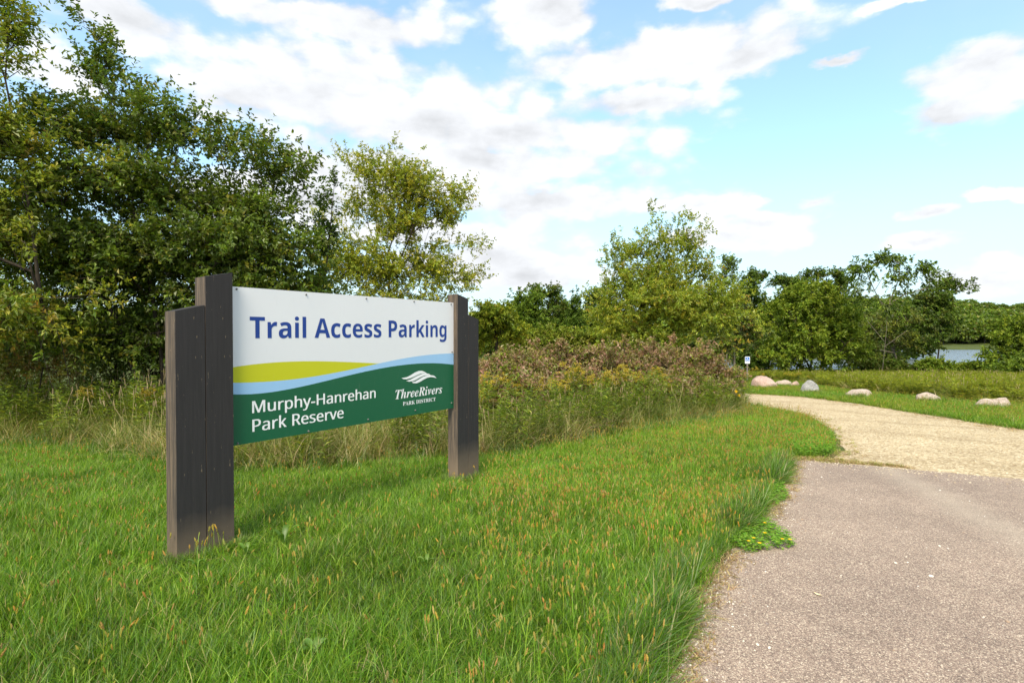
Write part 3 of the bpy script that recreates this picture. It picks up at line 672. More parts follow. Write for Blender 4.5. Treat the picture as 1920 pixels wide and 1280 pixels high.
bg_tree('maple_tree', 'large rounded bright green tree behind the boulders', 1520, 42, [(1515, 560, 62, 36), (1480, 600, 58, 50), (1560, 600, 55, 48), (1525, 640, 85, 45), (1470, 660, 55, 35), (1585, 650, 45, 40), (1520, 685, 80, 20)], 51, 420, [MD, LT, YG], [3, 6, 1.6], ll=.2, tl=.65, cj=.2)
tree('walnut_tree', 'tall airy tree with pale bare trunk and tufts of drooping leaves', gbase(1655, 38),
     [[gbase(1653, 38), at(1655, 690, 38), at(1662, 620, 38), at(1664, 580, 38), at(1672, 540, 38), at(1680, 500, 38)], [at(1664, 590, 38), at(1640, 545, 38), at(1622, 505, 38)],
      [at(1666, 570, 38), at(1700, 550, 38), at(1740, 540, 38)], [at(1658, 640, 38), at(1625, 600, 38)], [at(1658, 650, 38), at(1700, 620, 38)]],
     px_lobes(38, [(1618, 505, 24, 18), (1650, 490, 26, 14), (1690, 490, 28, 14), (1645, 525, 24, 14), (1685, 520, 22, 14), (1735, 505, 22, 10), (1745, 525, 26, 12), (1700, 545, 34, 12), (1610, 540, 18, 14), (1630, 560, 26, 12), (1680, 575, 30, 10)]),
     52, 75, 5, .6, 11, .26, .42, [MD, LT, DK, GREY], [4, 3, 2, 2], rmax=.11, seg=.7, bark=M_bark_l, tip=.014, group='background trees', spread=.35, droop=.35, up=.05, leafmat=M_needle)
bg_tree('oak_tree', 'wide dark oak whose top spreads right over the lake', 1755, 56, [(1800, 528, 36, 12), (1770, 540, 34, 16), (1820, 545, 18, 10), (1750, 565, 44, 24), (1720, 600, 50, 36), (1770, 600, 30, 28), (1728, 640, 36, 30)], 53, 230, [DK, MD, OL, GREY], [4, 3, 2, 1], ll=.25)
bg_tree('hackberry_tree', 'olive tree with bare grey twigs behind the pale trunk', 1690, 46, [(1690, 600, 40, 26), (1640, 620, 40, 30), (1690, 640, 36, 26), (1620, 660, 36, 28)], 54, 140, [OL, MD, GREY, YG], [4, 3, 3, 1], ll=.2, bark=M_bark_l)
bg_tree('sumac_tree', 'bright green flat-topped tree at the right edge in front of the lake', 1895, 40, [(1905, 615, 45, 18), (1895, 638, 40, 20), (1872, 668, 34, 20), (1930, 665, 45, 30), (1960, 630, 50, 34)], 55, 190, [LT, MD, YG, DK], [4, 3, 1.4, 1], ll=.2)
bg_tree('lakeside_shrub', 'low bright shrub below the strip of open water', 1800, 42, [(1800, 692, 45, 10), (1850, 690, 45, 12), (1755, 690, 30, 18)], 56, 150, [LT, MD, YG], [3, 4, 1], ll=.18, cat='shrub', tl=.5)
bg_tree('lakeside_shrub', 'dark shrub at the foot of the pale trunk', 1700, 44, [(1690, 694, 50, 16), (1640, 690, 45, 22)], 57, 150, [MD, DK, OL], None, ll=.18, cat='shrub', tl=.5)
bg_tree('lakeside_shrub', 'bushy green shrub at the right edge under the flat-topped tree', 1890, 38, [(1890, 695, 50, 18), (1940, 690, 50, 28)], 58, 120, [LT, MD, DK], None, ll=.17, cat='shrub', tl=.5)
bg_tree('lakeside_shrub', 'dark shrub beside the accessible parking sign', 1425, 44, [(1422, 680, 34, 26), (1400, 670, 30, 26)], 59, 110, [DK, DK, MD], None, ll=.18, cat='shrub', tl=.5)
for k, (px, top, hw, Yd, lab) in enumerate([(880, 585, 40, 70, 'far dark tree just above the far posts\' tops'), (950, 575, 34, 75, 'far oak between the bushy tree and the mid-green tree'), (600, 540, 60, 60, 'far grey-green tree glimpsed behind the sign\'s top edge'),
                                            (690, 560, 60, 64, 'far olive tree glimpsed under the dark forking limb'), (480, 560, 60, 60, 'far tree glimpsed through the dark left tree'), (1590, 560, 40, 66, 'far oak between the tall oak and the airy pale-trunked tree'), (1660, 580, 45, 70, 'far tree behind the airy tree\'s bare trunk'),
                                            (1480, 545, 36, 70, 'far tree peeping left of the tall dark oak')]):
    bg_tree('oak_tree', lab, px, Yd, [(px, top + 25, hw * .8, 24), (px - 8, top + 60, hw, 34)], 70 + k, 100, dk + [GREY], None, ll=.28)

# ------------------------------------------------------------------ scattering (grass, weeds, stones: too many to count)
hidden = bpy.data.collections.new('scatter_prototypes')
def proto_coll(name): 
    c = bpy.data.collections.new(name); return c
def add_proto(coll, k, V, faces, mats, col, fmat=None):
    me = mesh_np('%s_%02d' % (coll.name, k), V, faces, mats, col=col, fmat=fmat); o = bpy.data.objects.new('%s_%02d' % (coll.name, k), me); coll.objects.link(o)
GN = {}
def gn_for(coll):
    if coll.name in GN: return GN[coll.name]
    g = bpy.data.node_groups.new('scatter_' + coll.name, 'GeometryNodeTree')
    g.interface.new_socket('Geometry', in_out='INPUT', socket_type='NodeSocketGeometry'); g.interface.new_socket('Geometry', in_out='OUTPUT', socket_type='NodeSocketGeometry')
    N = g.nodes.new; L = g.links.new; i, o = N('NodeGroupInput'), N('NodeGroupOutput')
    ci = N('GeometryNodeCollectionInfo'); ci.inputs['Collection'].default_value = coll; ci.inputs['Separate Children'].default_value = True; ci.inputs['Reset Children'].default_value = True
    ip = N('GeometryNodeInstanceOnPoints'); ip.inputs['Pick Instance'].default_value = True
    def attr(nm, t):
        a = N('GeometryNodeInputNamedAttribute'); a.data_type = t; a.inputs['Name'].default_value = nm; return a.outputs['Attribute']
    L(i.outputs[0], ip.inputs['Points']); L(ci.outputs[0], ip.inputs['Instance']); L(attr('pick', 'INT'), ip.inputs['Instance Index'])
    L(attr('rot', 'FLOAT_VECTOR'), ip.inputs['Rotation']); L(attr('scl', 'FLOAT_VECTOR'), ip.inputs['Scale']); L(ip.outputs[0], o.inputs[0])
    GN[coll.name] = g; return g
def scatter(name, label, cat, coll, P, rot, scl, pick, tint, parent=None):
    n = len(P); me = bpy.data.meshes.new(name); me.vertices.add(n); me.vertices.foreach_set('co', np.asarray(P, np.float32).ravel())
    if np.ndim(scl) == 1: scl = np.repeat(np.asarray(scl)[:, None], 3, 1)
    for nm, t, f, d in (('rot', 'FLOAT_VECTOR', 'vector', rot), ('scl', 'FLOAT_VECTOR', 'vector', scl), ('pick', 'INT', 'value', pick), ('itint', 'FLOAT_COLOR', 'color', np.concatenate([tint, np.ones((n, 1))], 1))):
        a = me.attributes.new(nm, t, 'POINT'); a.data.foreach_set(f, np.asarray(d, np.int32 if t == 'INT' else np.float32).ravel())
    me.update(); o = link(name, me, parent); md = o.modifiers.new('scatter', 'NODES'); md.node_group = gn_for(coll)
    tag(o, label, cat, kind='stuff'); return o
def blades(rng, n, R, l0, l1, w, lean, curl, cols, wts, segs=3, wj=.3, jit=.2):
    a = rng.uniform(0, 2 * math.pi, n); r = R * np.sqrt(rng.uniform(0, 1, n)); P = np.stack([r * np.cos(a), r * np.sin(a), np.full(n, -.01)], 1)
    az = rng.uniform(0, 2 * math.pi, n); L = rng.uniform(l0, l1, n); le = np.abs(rng.normal(0, lean, n)); cu = rng.uniform(.3, 1.3, n) * curl
    H = np.stack([np.cos(az), np.sin(az), 0 * az], 1); S = np.stack([-np.sin(az), np.cos(az), 0 * az], 1)
    tw = rng.normal(0, .5, n); S = unit(S + H * tw[:, None]); W = w * rng.uniform(1 - wj, 1 + wj, n)
    V = []; pos = P.copy()
    for s in range(segs + 1):
        t = s / segs; ww = (W * (1 - t ** 1.7) * .5)[:, None]
        if s == segs: V.append(pos)
        else: V += [pos - S * ww, pos + S * ww]
        ang = np.minimum(le + cu * t, 2.4)
        pos = pos + (H * np.sin(ang)[:, None] + np.array([0, 0, 1.]) * np.cos(ang)[:, None]) * (L / segs)[:, None]
    k = 2 * segs + 1; V = np.stack(V, 1).reshape(-1, 3); b = np.arange(n)[:, None] * k
    Q = np.concatenate([b + [2 * s, 2 * s + 1, 2 * s + 3, 2 * s + 2] for s in range(segs - 1)]); T = b + [2 * segs - 2, 2 * segs - 1, 2 * segs]
    return V, Q, T, np.repeat(pal(rng, n, cols, wts, jit), k, 0)
def join(parts):
    V, Q, T, Cc, fq, ft = [], [], [], [], [], []; n = 0
    for (v, q, t, c), mi in parts:
        V.append(v); Cc.append(c)
        if len(q): Q.append(q + n); fq.append(np.full(len(q), mi))
        if len(t): T.append(t + n); ft.append(np.full(len(t), mi))
        n += len(v)
    fs = []; fm = []
    if Q: fs.append(np.concatenate(Q)); fm.append(np.concatenate(fq))
    if T: fs.append(np.concatenate(T)); fm.append(np.concatenate(ft))
    return np.concatenate(V), fs, np.concatenate(Cc), np.concatenate(fm)
def spike(rng, base, D, L, R, col, rings=5, k=5, bumpy=.25):
    """bristly seed head"""
    D = unit(np.array(D, float)); a = unit(np.cross(D, [1., .3, 0])); b = np.cross(D, a); V = []; th = np.arange(k) * 2 * math.pi / k
    for s in range(rings):
        t = s / (rings - 1); r = R * (math.sin(math.pi * (.10 + .86 * t)) ** .6) * (1 + rng.uniform(-bumpy, bumpy, k))
        V.append(base + D * L * t + (np.cos(th + s * .6)[:, None] * a + np.sin(th + s * .6)[:, None] * b) * r[:, None])
    V = np.concatenate(V); s = np.arange(k); Q = np.concatenate([np.stack([q * k + s, q * k + (s + 1) % k, (q + 1) * k + (s + 1) % k, (q + 1) * k + s], 1) for q in range(rings - 1)])
    return V, Q, np.zeros((0, 3), int), np.array(col) * (1 + rng.uniform(-.25, .25, (len(V), 1)))
rg = np.random.default_rng(77)
G1, G2, G3, G4, STRAW = (.098, .215, .011), (.162, .305, .016), (.255, .365, .030), (.056, .136, .009), (.48, .39, .18)
c_turf = proto_coll('turf_tuft')
for k in range(8):
    add_proto(c_turf, k, *(lambda r: (r[0], r[1], [M_blade], r[2]))(join([(blades(rg, 46, .08, .07, .21, .0040, .42, 1.0, [G1, G2, G3, G4, STRAW], [4.4, 3.6, 2.4, 3.0, .3], jit=.3), 0)])))
c_long = proto_coll('long_tuft')
for k in range(5):
    add_proto(c_long, k, *(lambda r: (r[0], r[1], [M_blade], r[2]))(join([(blades(rg, 40, .07, .18, .36, .0055, .4, 1.2, [G1, G2, (.15, .22, .075), G4, STRAW], [3, 2, 4, 2, .7], segs=4), 0)])))
c_fox = proto_coll('foxtail')
for k in range(6):
    parts = []
    for j in range(3):
        h = rg.uniform(.13, .23); az = rg.uniform(0, 6.28); le = abs(rg.normal(0, .22)); D = np.array([math.cos(az) * math.sin(le), math.sin(az) * math.sin(le), math.cos(le)])
        p0 = np.array([rg.normal(0, .03), rg.normal(0, .03), -.01]); S = unit(np.cross(D, [0, 0, 1.0] if le > .01 else [1., 0, 0])) * .0011
        tipb = p0 + D * h; sv_ = np.stack([p0 - S, p0 + S, tipb + S, tipb - S]); parts.append(((sv_, np.array([[0, 1, 2, 3]]), np.zeros((0, 3), int), np.tile(G3, (4, 1))), 0))
        colr = [(.34, .235, .05), (.37, .28, .09), (.31, .225, .045), (.28, .24, .06)][rg.integers(4)]
        parts.append((spike(rg, tipb, D + [rg.normal(0, .15), rg.normal(0, .15), 0], rg.uniform(.022, .044), rg.uniform(.0034, .0054), colr), 1))
    v, f, c_, fm = join(parts); add_proto(c_fox, k, v, f, [M_blade, M_head], c_, fm)
c_tall = proto_coll('tall_grass')   # uncut meadow: green and straw blades with some plumes
T1, T2, T3 = (.150, .200, .034), (.225, .235, .050), (.090, .140, .022)
for k in range(8):
    dry = k >= 4
    parts = [(blades(rg, 46, .16, .35, .85, .0085, .28, 1.3, [T1, T2, T3, STRAW, (.36, .26, .13)], [3, 3, 1, 5.5, 2.8] if dry else [5, 4, 3, .8, .4], segs=4), 0)]
    if k in (1, 5):
        for j in range(2):
            p0 = np.array([rg.normal(0, .06), rg.normal(0, .06), 0]); D = unit(np.array([rg.normal(0, .12), rg.normal(0, .12), 1])); h = rg.uniform(.8, 1.15); S = np.array([.0018, 0, 0])
            parts.append(((np.stack([p0 - S, p0 + S, p0 + D * h + S, p0 + D * h - S]), np.array([[0, 1, 2, 3]]), np.zeros((0, 3), int), np.tile(STRAW, (4, 1))), 0))
            parts.append((spike(rg, p0 + D * h, D, rg.uniform(.09, .15), .007, (.33, .25, .14)), 1))
    v, f, c_, fm = join(parts); add_proto(c_tall, k, v, f, [M_blade, M_head], c_, fm)
c_forb = proto_coll('meadow_forb')  # leafy upright stems
for k in range(5):
    n = 9; parts = []
    for j in range(n):
        p0 = np.array([rg.normal(0, .12), rg.normal(0, .12), 0]); D = unit(np.array([rg.normal(0, .14), rg.normal(0, .14), 1])); h = rg.uniform(.5, .95); S = np.array([.002, 0, 0])
        parts.append(((np.stack([p0 - S, p0 + S, p0 + D * h + S, p0 + D * h - S]), np.array([[0, 1, 2, 3]]), np.zeros((0, 3), int), np.tile((.08, .09, .03), (4, 1))), 0))
        m_ = 34; t = rg.uniform(.12, 1, m_); a = rg.uniform(0, 6.28, m_); LD = np.stack([np.cos(a), np.sin(a), rg.uniform(.1, .8, m_)], 1)
        v, t_, c_ = leaf_geo(p0 + D * (t * h)[:, None], LD, np.tile([0, 0, 1.], (m_, 1)), rg.uniform(.06, .12, m_), rg.uniform(.014, .024, m_), pal(rg, m_, [LT, LT, T1, YG], [2, 3, 3, 2]))
        parts.append(((v, np.zeros((0, 4), int), t_, c_), 0))
    v, f, c_, fm = join(parts); add_proto(c_forb, k, v, f, [M_blade], c_, fm)
c_clover = proto_coll('ground_leaf')
for k in range(4):
    m_ = 60; r = .11 * np.sqrt(rg.uniform(0, 1, m_)); a = rg.uniform(0, 6.28, m_); b_ = rg.uniform(0, 6.28, m_)
    Pp = np.stack([r * np.cos(a), r * np.sin(a), rg.uniform(.015, .07, m_)], 1); LD = np.stack([np.cos(b_), np.sin(b_), rg.uniform(-.2, .4, m_)], 1)
    v, t_, c_ = leaf_geo(Pp, LD, unit(np.array([0, 0, 1.]) + rg.normal(0, .25, (m_, 3))), rg.uniform(.014, .026, m_), rg.uniform(.010, .018, m_), pal(rg, m_, [G2, G3, G1], [4, 3, 2]), .1)
    add_proto(c_clover, k, v, [t_], [M_blade], c_)
c_stone = proto_coll('pebble')
def pebble_mat():
    b = NB('pebble'); t = b.n('ShaderNodeAttribute', attribute_name='itint', attribute_type='INSTANCER'); return b.pbr(t.outputs['Color'], .85, .2)
M_peb = pebble_mat()
for k in range(5):
    bm = bmesh.new(); bmesh.ops.create_icosphere(bm, subdivisions=1, radius=.5)
    for v in bm.verts: v.co = Vector((v.co.x * 1.2, v.co.y * .9, v.co.z * .65)) * (1 + rg.uniform(-.2, .2))
    me = bpy.data.meshes.new('pebble_%02d' % k); bm.to_mesh(me); bm.free(); me.materials.append(M_peb); c_stone.objects.link(bpy.data.objects.new('pebble_%02d' % k, me))

def inside(P, poly):
    x, y = P[:, 0], P[:, 1]; c = np.zeros(len(P), bool); q = np.array(poly); j = len(q) - 1
    for i in range(len(q)):
        xi, yi = q[i]; xj, yj = q[j]
        k = (yi > y) != (yj > y); c ^= k & (x < (xj - xi) * (y - yi) / (yj - yi + 1e-12) + xi); j = i
    return c
def sample(rng, poly, dens):
    """points in a polygon with density dens(x, y) per square metre"""
    q = np.array(poly); lo, hi = q.min(0), q.max(0); gxn = np.arange(lo[0], hi[0], .5); out = []
    for a in gxn:
        for b in np.arange(lo[1], hi[1], .5):
            d = dens(a + .25, b + .25)
            if d > 0: out.append(np.stack([rng.uniform(a, a + .5, k), rng.uniform(b, b + .5, k)], 1)) if (k := rng.poisson(d * .25)) else None
    P = np.concatenate(out); return P[inside(P, poly)]
def vnoise(x, y, s, seed=0):
    return (np.sin(x * s + seed) * np.cos(y * s * 1.1 + seed * 2.3) + np.sin((x + y) * s * .63 + seed * 1.7) + np.sin((x - y * 1.3) * s * 1.7 + seed) * .6) / 2.6
def put3(P, dz=0): return np.stack([P[:, 0], P[:, 1], tz(P[:, 0], P[:, 1]) + dz], 1)
def rots(rng, n, tilt=.12): return np.stack([rng.normal(0, tilt, n), rng.normal(0, tilt, n), rng.uniform(0, 6.28, n)], 1)
def infront(x, y, m=1.5): return abs(x) < y * 1.02 + m
def sign_clear(P, pad=.0):
    q = P[:, :2] - S0; u, v = q @ su, q @ sv
    return ~(((u > -pad) & (u < 2 * PW + pad) | (u > PX1 - pad) & (u < PX1 + .37 + pad)) & (v > -pad) & (v < PD + pad))

# lawn
MEADOW_EDGE = G((1402, 760), (1385, 778), (1290, 792), (1190, 806), (1040, 835), (900, 856), (760, 866), (600, 880), (440, 884), (300, 866), (150, 842), (0, 832), (-300, 825))
LAWN = [(e[0] - .06, e[1]) for e in EDGE[2:]] + G((1492, 858), (1550, 856), (1566, 850), (1556, 812), (1540, 798), (1510, 780), (1460, 768)) + MEADOW_EDGE + [(-9, 6), (-6, .9), (.3, .9)]
lr = np.random.default_rng(101)
def d_lawn(x, y): return 0 if not infront(x, y) else 330 if y < 3.6 else 260 if y < 5.2 else 190 if y < 8 else 130
P = sample(lr, LAWN, d_lawn); P = P[sign_clear(P, .01)]; n = len(P); print('lawn', n)
dist = P[:, 1]; nb = vnoise(P[:, 0], P[:, 1], 1.1, 2) + .7 * vnoise(P[:, 0], P[:, 1], 4.3, 6); tone = 1 + .20 * nb + lr.normal(0, .14, n)
# dry-tipped patches and lusher ones
yel = np.clip(vnoise(P[:, 0], P[:, 1], .8, 9) * .5 + .15, 0, 1)[:, None]
tint = tone[:, None] * (np.array([1, 1, 1.]) * (1 - yel) + np.array([1.28, 1.10, .9]) * yel)
hgt = (.68 + .34 * vnoise(P[:, 0], P[:, 1], 2.1, 4)) * lr.uniform(.65, 1.35, n) * np.where(dist > 6, .8, 1.0)
q_ = P - S0; uu, vv = q_ @ su, q_ @ sv; nearpost = ((uu > -.5) & (uu < .8) | (uu > PX1 - .4) & (uu < PX1 + .8)) & (vv > -.6) & (vv < .3); hgt = np.where(nearpost, hgt * .6, hgt)
scatter('lawn_grass', 'short green grass of the mown verge round the sign', 'grass', c_turf, put3(P), rots(lr, n), np.stack([np.ones(n) * 1.05, np.ones(n) * 1.05, hgt], 1), lr.integers(0, 8, n), tint)
# foxtail seed heads standing in the lawn
def d_fox(x, y):
    if not infront(x, y, .5): return 0
    px = 960 + F * x / y; v = 22 + 56 * max(0, float(vnoise(x, y, 1.6, 1)))
    v *= 3.9 if px > 820 and y < 5.5 else 1.2
    v *= 1.2 if px > 1050 and y > 6 else .7
    return v * (1.5 if px > 950 else 1)
P = sample(lr, LAWN, d_fox); P = P[sign_clear(P, .03)]; n = len(P); print('fox', n)
scatter('foxtail_grass', 'orange-tan foxtail seed heads standing through the lawn', 'grass', c_fox, put3(P), rots(lr, n, .1), lr.uniform(.7, 1.15, n), lr.integers(0, 6, n), 1 + lr.normal(0, .12, (n, 3)))
# long fringe spilling over the asphalt edge
yy = lr.uniform(1.2, 7.0, 620); P = np.stack([edge_x(yy) - .10 - np.abs(lr.normal(.02, .12, 620)), yy], 1); n = 620
rot = np.stack([lr.normal(0, .25, n), lr.uniform(.05, .85, n), lr.normal(0, .5, n)], 1); vn = vnoise(P[:, 0] * 0, yy, 5.5, 3); sc = lr.uniform(.55, 1.0, n) * np.where(vn > .0, 1.1, .6)
scatter('verge_grass', 'long blades of grass flopping over the edge of the asphalt', 'grass', c_long, put3(P), rot, sc, lr.integers(0, 5, n), 1 + lr.normal(0, .1, (n, 1)) * np.ones((1, 3)))
# longer tufts round the post feet and along the meadow edge
Pa = []
for (u0, u1) in ((-.05, 2 * PW + .05), (PX1 - .05, PX1 + .42)):
    for _ in range(46):
        u = lr.uniform(u0, u1); v = -.04 - abs(lr.normal(0, .03)) if lr.random() < .6 else PD + .04 + abs(lr.normal(0, .04)); Pa.append(S0 + su * u + sv * v)
    for _ in range(16): Pa.append(S0 + su * (u0 + lr.uniform(-.03, .0)) + sv * lr.uniform(-.03, PD + .03))
me_ = np.array(MEADOW_EDGE); 
for i in range(len(me_) - 1):
    L_ = np.linalg.norm(me_[i + 1] - me_[i])
    for _ in range(int(L_ * 26)): Pa.append(me_[i] + (me_[i + 1] - me_[i]) * lr.random() + lr.normal(0, .22, 2))
P = np.array(Pa); npost = np.arange(len(P)) < 124; P, npost = P[sign_clear(P, .015)], npost[sign_clear(P, .015)]; n = len(P)
scatter('tussock_grass', 'longer tufts at the post feet and the lawn edge', 'grass', c_long, put3(P), rots(lr, n, .15), lr.uniform(.5, 1.0, n) * np.where(npost, .42, 1), lr.integers(0, 5, n), 1 + lr.normal(0, .12, (n, 1)) * np.ones((1, 3)))

# uncut meadow behind the lawn
MEADOW = MEADOW_EDGE[:] + [(-14, 11.5), (-12, 14), (-4, 16), (2, 18), (6.3, 17)]
def d_tall(x, y): return 0 if not infront(x, y, 2) else 34 if y < 12 else 20
P = sample(lr, MEADOW, d_tall); n = len(P); print('tall', n)
dry = vnoise(P[:, 0], P[:, 1], .9, 5) + .35 * (P[:, 0] > -4.5) + lr.normal(0, .35, n); pick = np.where(dry > -.12, lr.integers(4, 8, n), lr.integers(0, 4, n))
edge_d = np.min(np.linalg.norm(P[:, None] - me_[None], axis=2), 1); hs = np.clip(.62 + edge_d * .14, .6, 1.1) * lr.uniform(.75, 1.2, n)
scatter('meadow_grass', 'tall uncut grass, part green and part straw, behind the lawn', 'grass', c_tall, put3(P), rots(lr, n, .15), np.stack([lr.uniform(.9, 1.2, n)] * 2 + [hs], 1), pick, 1 + lr.normal(0, .12, (n, 1)) * np.ones((1, 3)))
P = sample(lr, MEADOW, lambda x, y: 0 if not infront(x, y, 2) else 8 if x < -4.5 and y > 8.8 else 3 if x < -2 else 5); n = len(P)
scatter('meadow_weeds', 'leafy green weeds mixed into the tall grass', 'weeds', c_forb, put3(P), rots(lr, n, .1), lr.uniform(.7, 1.25, n), lr.integers(0, 5, n), 1 + lr.normal(0, .12, (n, 1)) * np.ones((1, 3)))

# far side of the gravel: mown strip, then tall forbs
VERGE = GRAV_F[3:-2] + [(13.5, 6.2), (20, 8)] + G((1990, 768), (1880, 757), (1750, 746), (1650, 737), (1560, 727), (1500, 716), (1400, 711))[::1]
P = sample(lr, VERGE, lambda x, y: 70 if y < 17 else 45); n = len(P); print('verge', n)
gt_ = np.clip(vnoise(P[:, 0], P[:, 1], .9, 3) * .6 + .3, 0, 1)[:, None]
scatter('roadside_grass', 'green and rusty mown grass strip along the far side of the gravel road', 'grass', c_turf, put3(P), rots(lr, n), np.stack([np.ones(n) * 1.5] * 2 + [lr.uniform(.5, .95, n)], 1), lr.integers(0, 8, n), (1 + lr.normal(0, .1, (n, 1))) * (np.ones((1, 3)) * (1 - gt_) + np.array([[1.5, 1.0, .8]]) * gt_))
P = sample(lr, VERGE, lambda x, y: 14 if y < 17 else 9); n = len(P)
scatter('roadside_foxtail', 'rusty seed heads in the roadside strip', 'grass', c_fox, put3(P), rots(lr, n, .1), lr.uniform(.8, 1.2, n), lr.integers(0, 6, n), 1 + lr.normal(0, .12, (n, 3)))
FARM = G((1400, 711), (1500, 716), (1560, 727), (1650, 737), (1750, 746), (1880, 757), (1990, 768)) + [(30, 14), (44, 34), (40, 44), (14, 46)]
P = sample(lr, FARM, lambda x, y: 0 if abs(x) > y * 1.02 + 2 else 7 if y < 26 else 4); n = len(P); print('far', n)
edgf = np.clip((P[:, 1] - np.interp(P[:, 0], [8, 14, 16, 30], [31, 19, 16.2, 13])) / 2.0, .25, 1)
scatter('far_meadow_weeds', 'tall green and yellow forbs in the meadow beyond the boulders', 'weeds', c_forb, put3(P), rots(lr, n, .1), np.stack([lr.uniform(1.3, 1.9, n)] * 2 + [lr.uniform(.55, .8, n) * edgf], 1), lr.integers(0, 5, n), (1 + lr.normal(0, .12, (n, 1))) * np.array([[1.25, 1.1, .9]]))
P = sample(lr, FARM, lambda x, y: 0 if abs(x) > y * 1.02 + 2 else 7 if y < 26 else 4); n = len(P); edgf = np.clip((P[:, 1] - np.interp(P[:, 0], [8, 14, 16, 30], [31, 19, 16.2, 13])) / 2.0, .25, 1)
scatter('far_meadow_grass', 'tall straw and green grass in the meadow beyond the boulders', 'grass', c_tall, put3(P), rots(lr, n, .15), np.stack([lr.uniform(1.2, 1.7, n)] * 2 + [lr.uniform(.5, .75, n) * edgf], 1), lr.integers(0, 8, n), 1 + lr.normal(0, .12, (n, 1)) * np.ones((1, 3)))

# loose stones on the gravel, and grit swept to the asphalt edge
P = sample(lr, GRAV, lambda x, y: 0 if abs(x) > y * 1.0 + 1 or y > 24 else 90 if y < 12 else 30); n = len(P)
P = P[(P[:, 0] - FA[0]) * -1 / FS * -1 < 1e9]; n = len(P)
stc = np.array([(.42, .33, .20), (.50, .41, .27), (.30, .23, .15), (.55, .48, .35)])
scatter('loose_gravel', 'loose pale stones lying on the gravel road', 'gravel', c_stone, put3(P, .008), rots(lr, n, .2), lr.gamma(2.0, .0042, n) + .005, lr.integers(0, 5, n), stc[lr.integers(0, 4, n)])
n = 1500; yy = lr.uniform(1.6, 7.2, n); P = np.stack([edge_x(yy) + np.abs(lr.normal(0, .16, n)), yy], 1)
m2 = 900; y2 = lr.uniform(1.8, 7, m2); P2 = np.stack([edge_x(y2) + lr.uniform(0, 5, m2), y2], 1); P2 = P2[P2[:, 0] < FA[0] + (P2[:, 1] - FA[1]) * FS]; P = np.concatenate([P, P2]); n = len(P)
stc = np.array([(.36, .30, .26), (.58, .54, .48), (.22, .18, .16), (.66, .60, .50), (.34, .24, .17)])
scatter('asphalt_grit', 'small chips of stone loose on the asphalt', 'gravel', c_stone, put3(P, .013), rots(lr, n, .2), lr.gamma(1.8, .0027, n) + .0025, lr.integers(0, 5, n), stc[lr.integers(0, 5, n)])

# dead blades and litter along the edges of asphalt and gravel
c_litter = proto_coll('dry_litter')
for k in range(4):
    add_proto(c_litter, k, *(lambda r: (r[0], r[1], [M_blade], r[2]))(join([(blades(rg, 26, .07, .03, .12, .006, 1.45, .15, [STRAW, (.34, .22, .11), (.26, .17, .09), (.42, .30, .17)], [3, 3, 2, 2], segs=2), 0)])))
n = 420; yy = lr.uniform(1.4, 7.2, n); P = np.stack([edge_x(yy) + lr.normal(.03, .05, n), yy], 1)
ge = np.array(GRAV_F[3:-1]); k_ = lr.integers(0, len(ge) - 1, 500); t_ = lr.random((500, 1)); P2 = ge[k_] * (1 - t_) + ge[k_ + 1] * t_ + lr.normal(0, .28, (500, 2))
jn = lr.random((220, 1)) ** 1.6; P3 = FA + (FB - FA) * jn * .55 + np.array([.1, .12]) + lr.normal(0, .10, (220, 2)) * (1.2 - jn)
ll_ = np.array(GRAV_L[1:8]); k3 = lr.integers(0, len(ll_) - 1, 160); t3 = lr.random((160, 1)); P4 = ll_[k3] * (1 - t3) + ll_[k3 + 1] * t3 + lr.normal(0, .12, (160, 2))
P = np.concatenate([P, P2, P3, P4]); n = len(P)
scatter('dry_litter', 'dead grass and litter along the edges of asphalt and gravel', 'litter', c_litter, put3(P, .012), rots(lr, n, .08), np.stack([lr.uniform(.6, 1.2, n)] * 2 + [np.full(n, .3)], 1), lr.integers(0, 4, n), 1 + lr.normal(0, .15, (n, 1)) * np.ones((1, 3)))
P = np.concatenate([P3[::2], P4[::2]]); n = len(P)
scatter('gravel_edge_weeds', 'sparse yellowish weed tufts where asphalt meets gravel', 'weeds', c_turf, put3(P, .004), rots(lr, n, .2), lr.uniform(.15, .4, n), lr.integers(0, 8, n), np.array([[1.7, 1.15, .9]]) * (1 + lr.normal(0, .15, (n, 1))))

jn = lr.random((700, 1)); off = np.abs(lr.normal(0, .22, (700, 1))); P = FA + (FB - FA) * (jn * 1.5) + np.array([[-.5, -.8]]) * off; n = len(P)
scatter('spilled_gravel', 'pale stones spilled from the gravel onto the asphalt', 'gravel', c_stone, put3(P, .013), rots(lr, n, .2), lr.gamma(1.8, .004, n) + .003, lr.integers(0, 5, n), np.array([(.46, .38, .26), (.56, .49, .36), (.36, .28, .19)])[lr.integers(0, 3, n)])

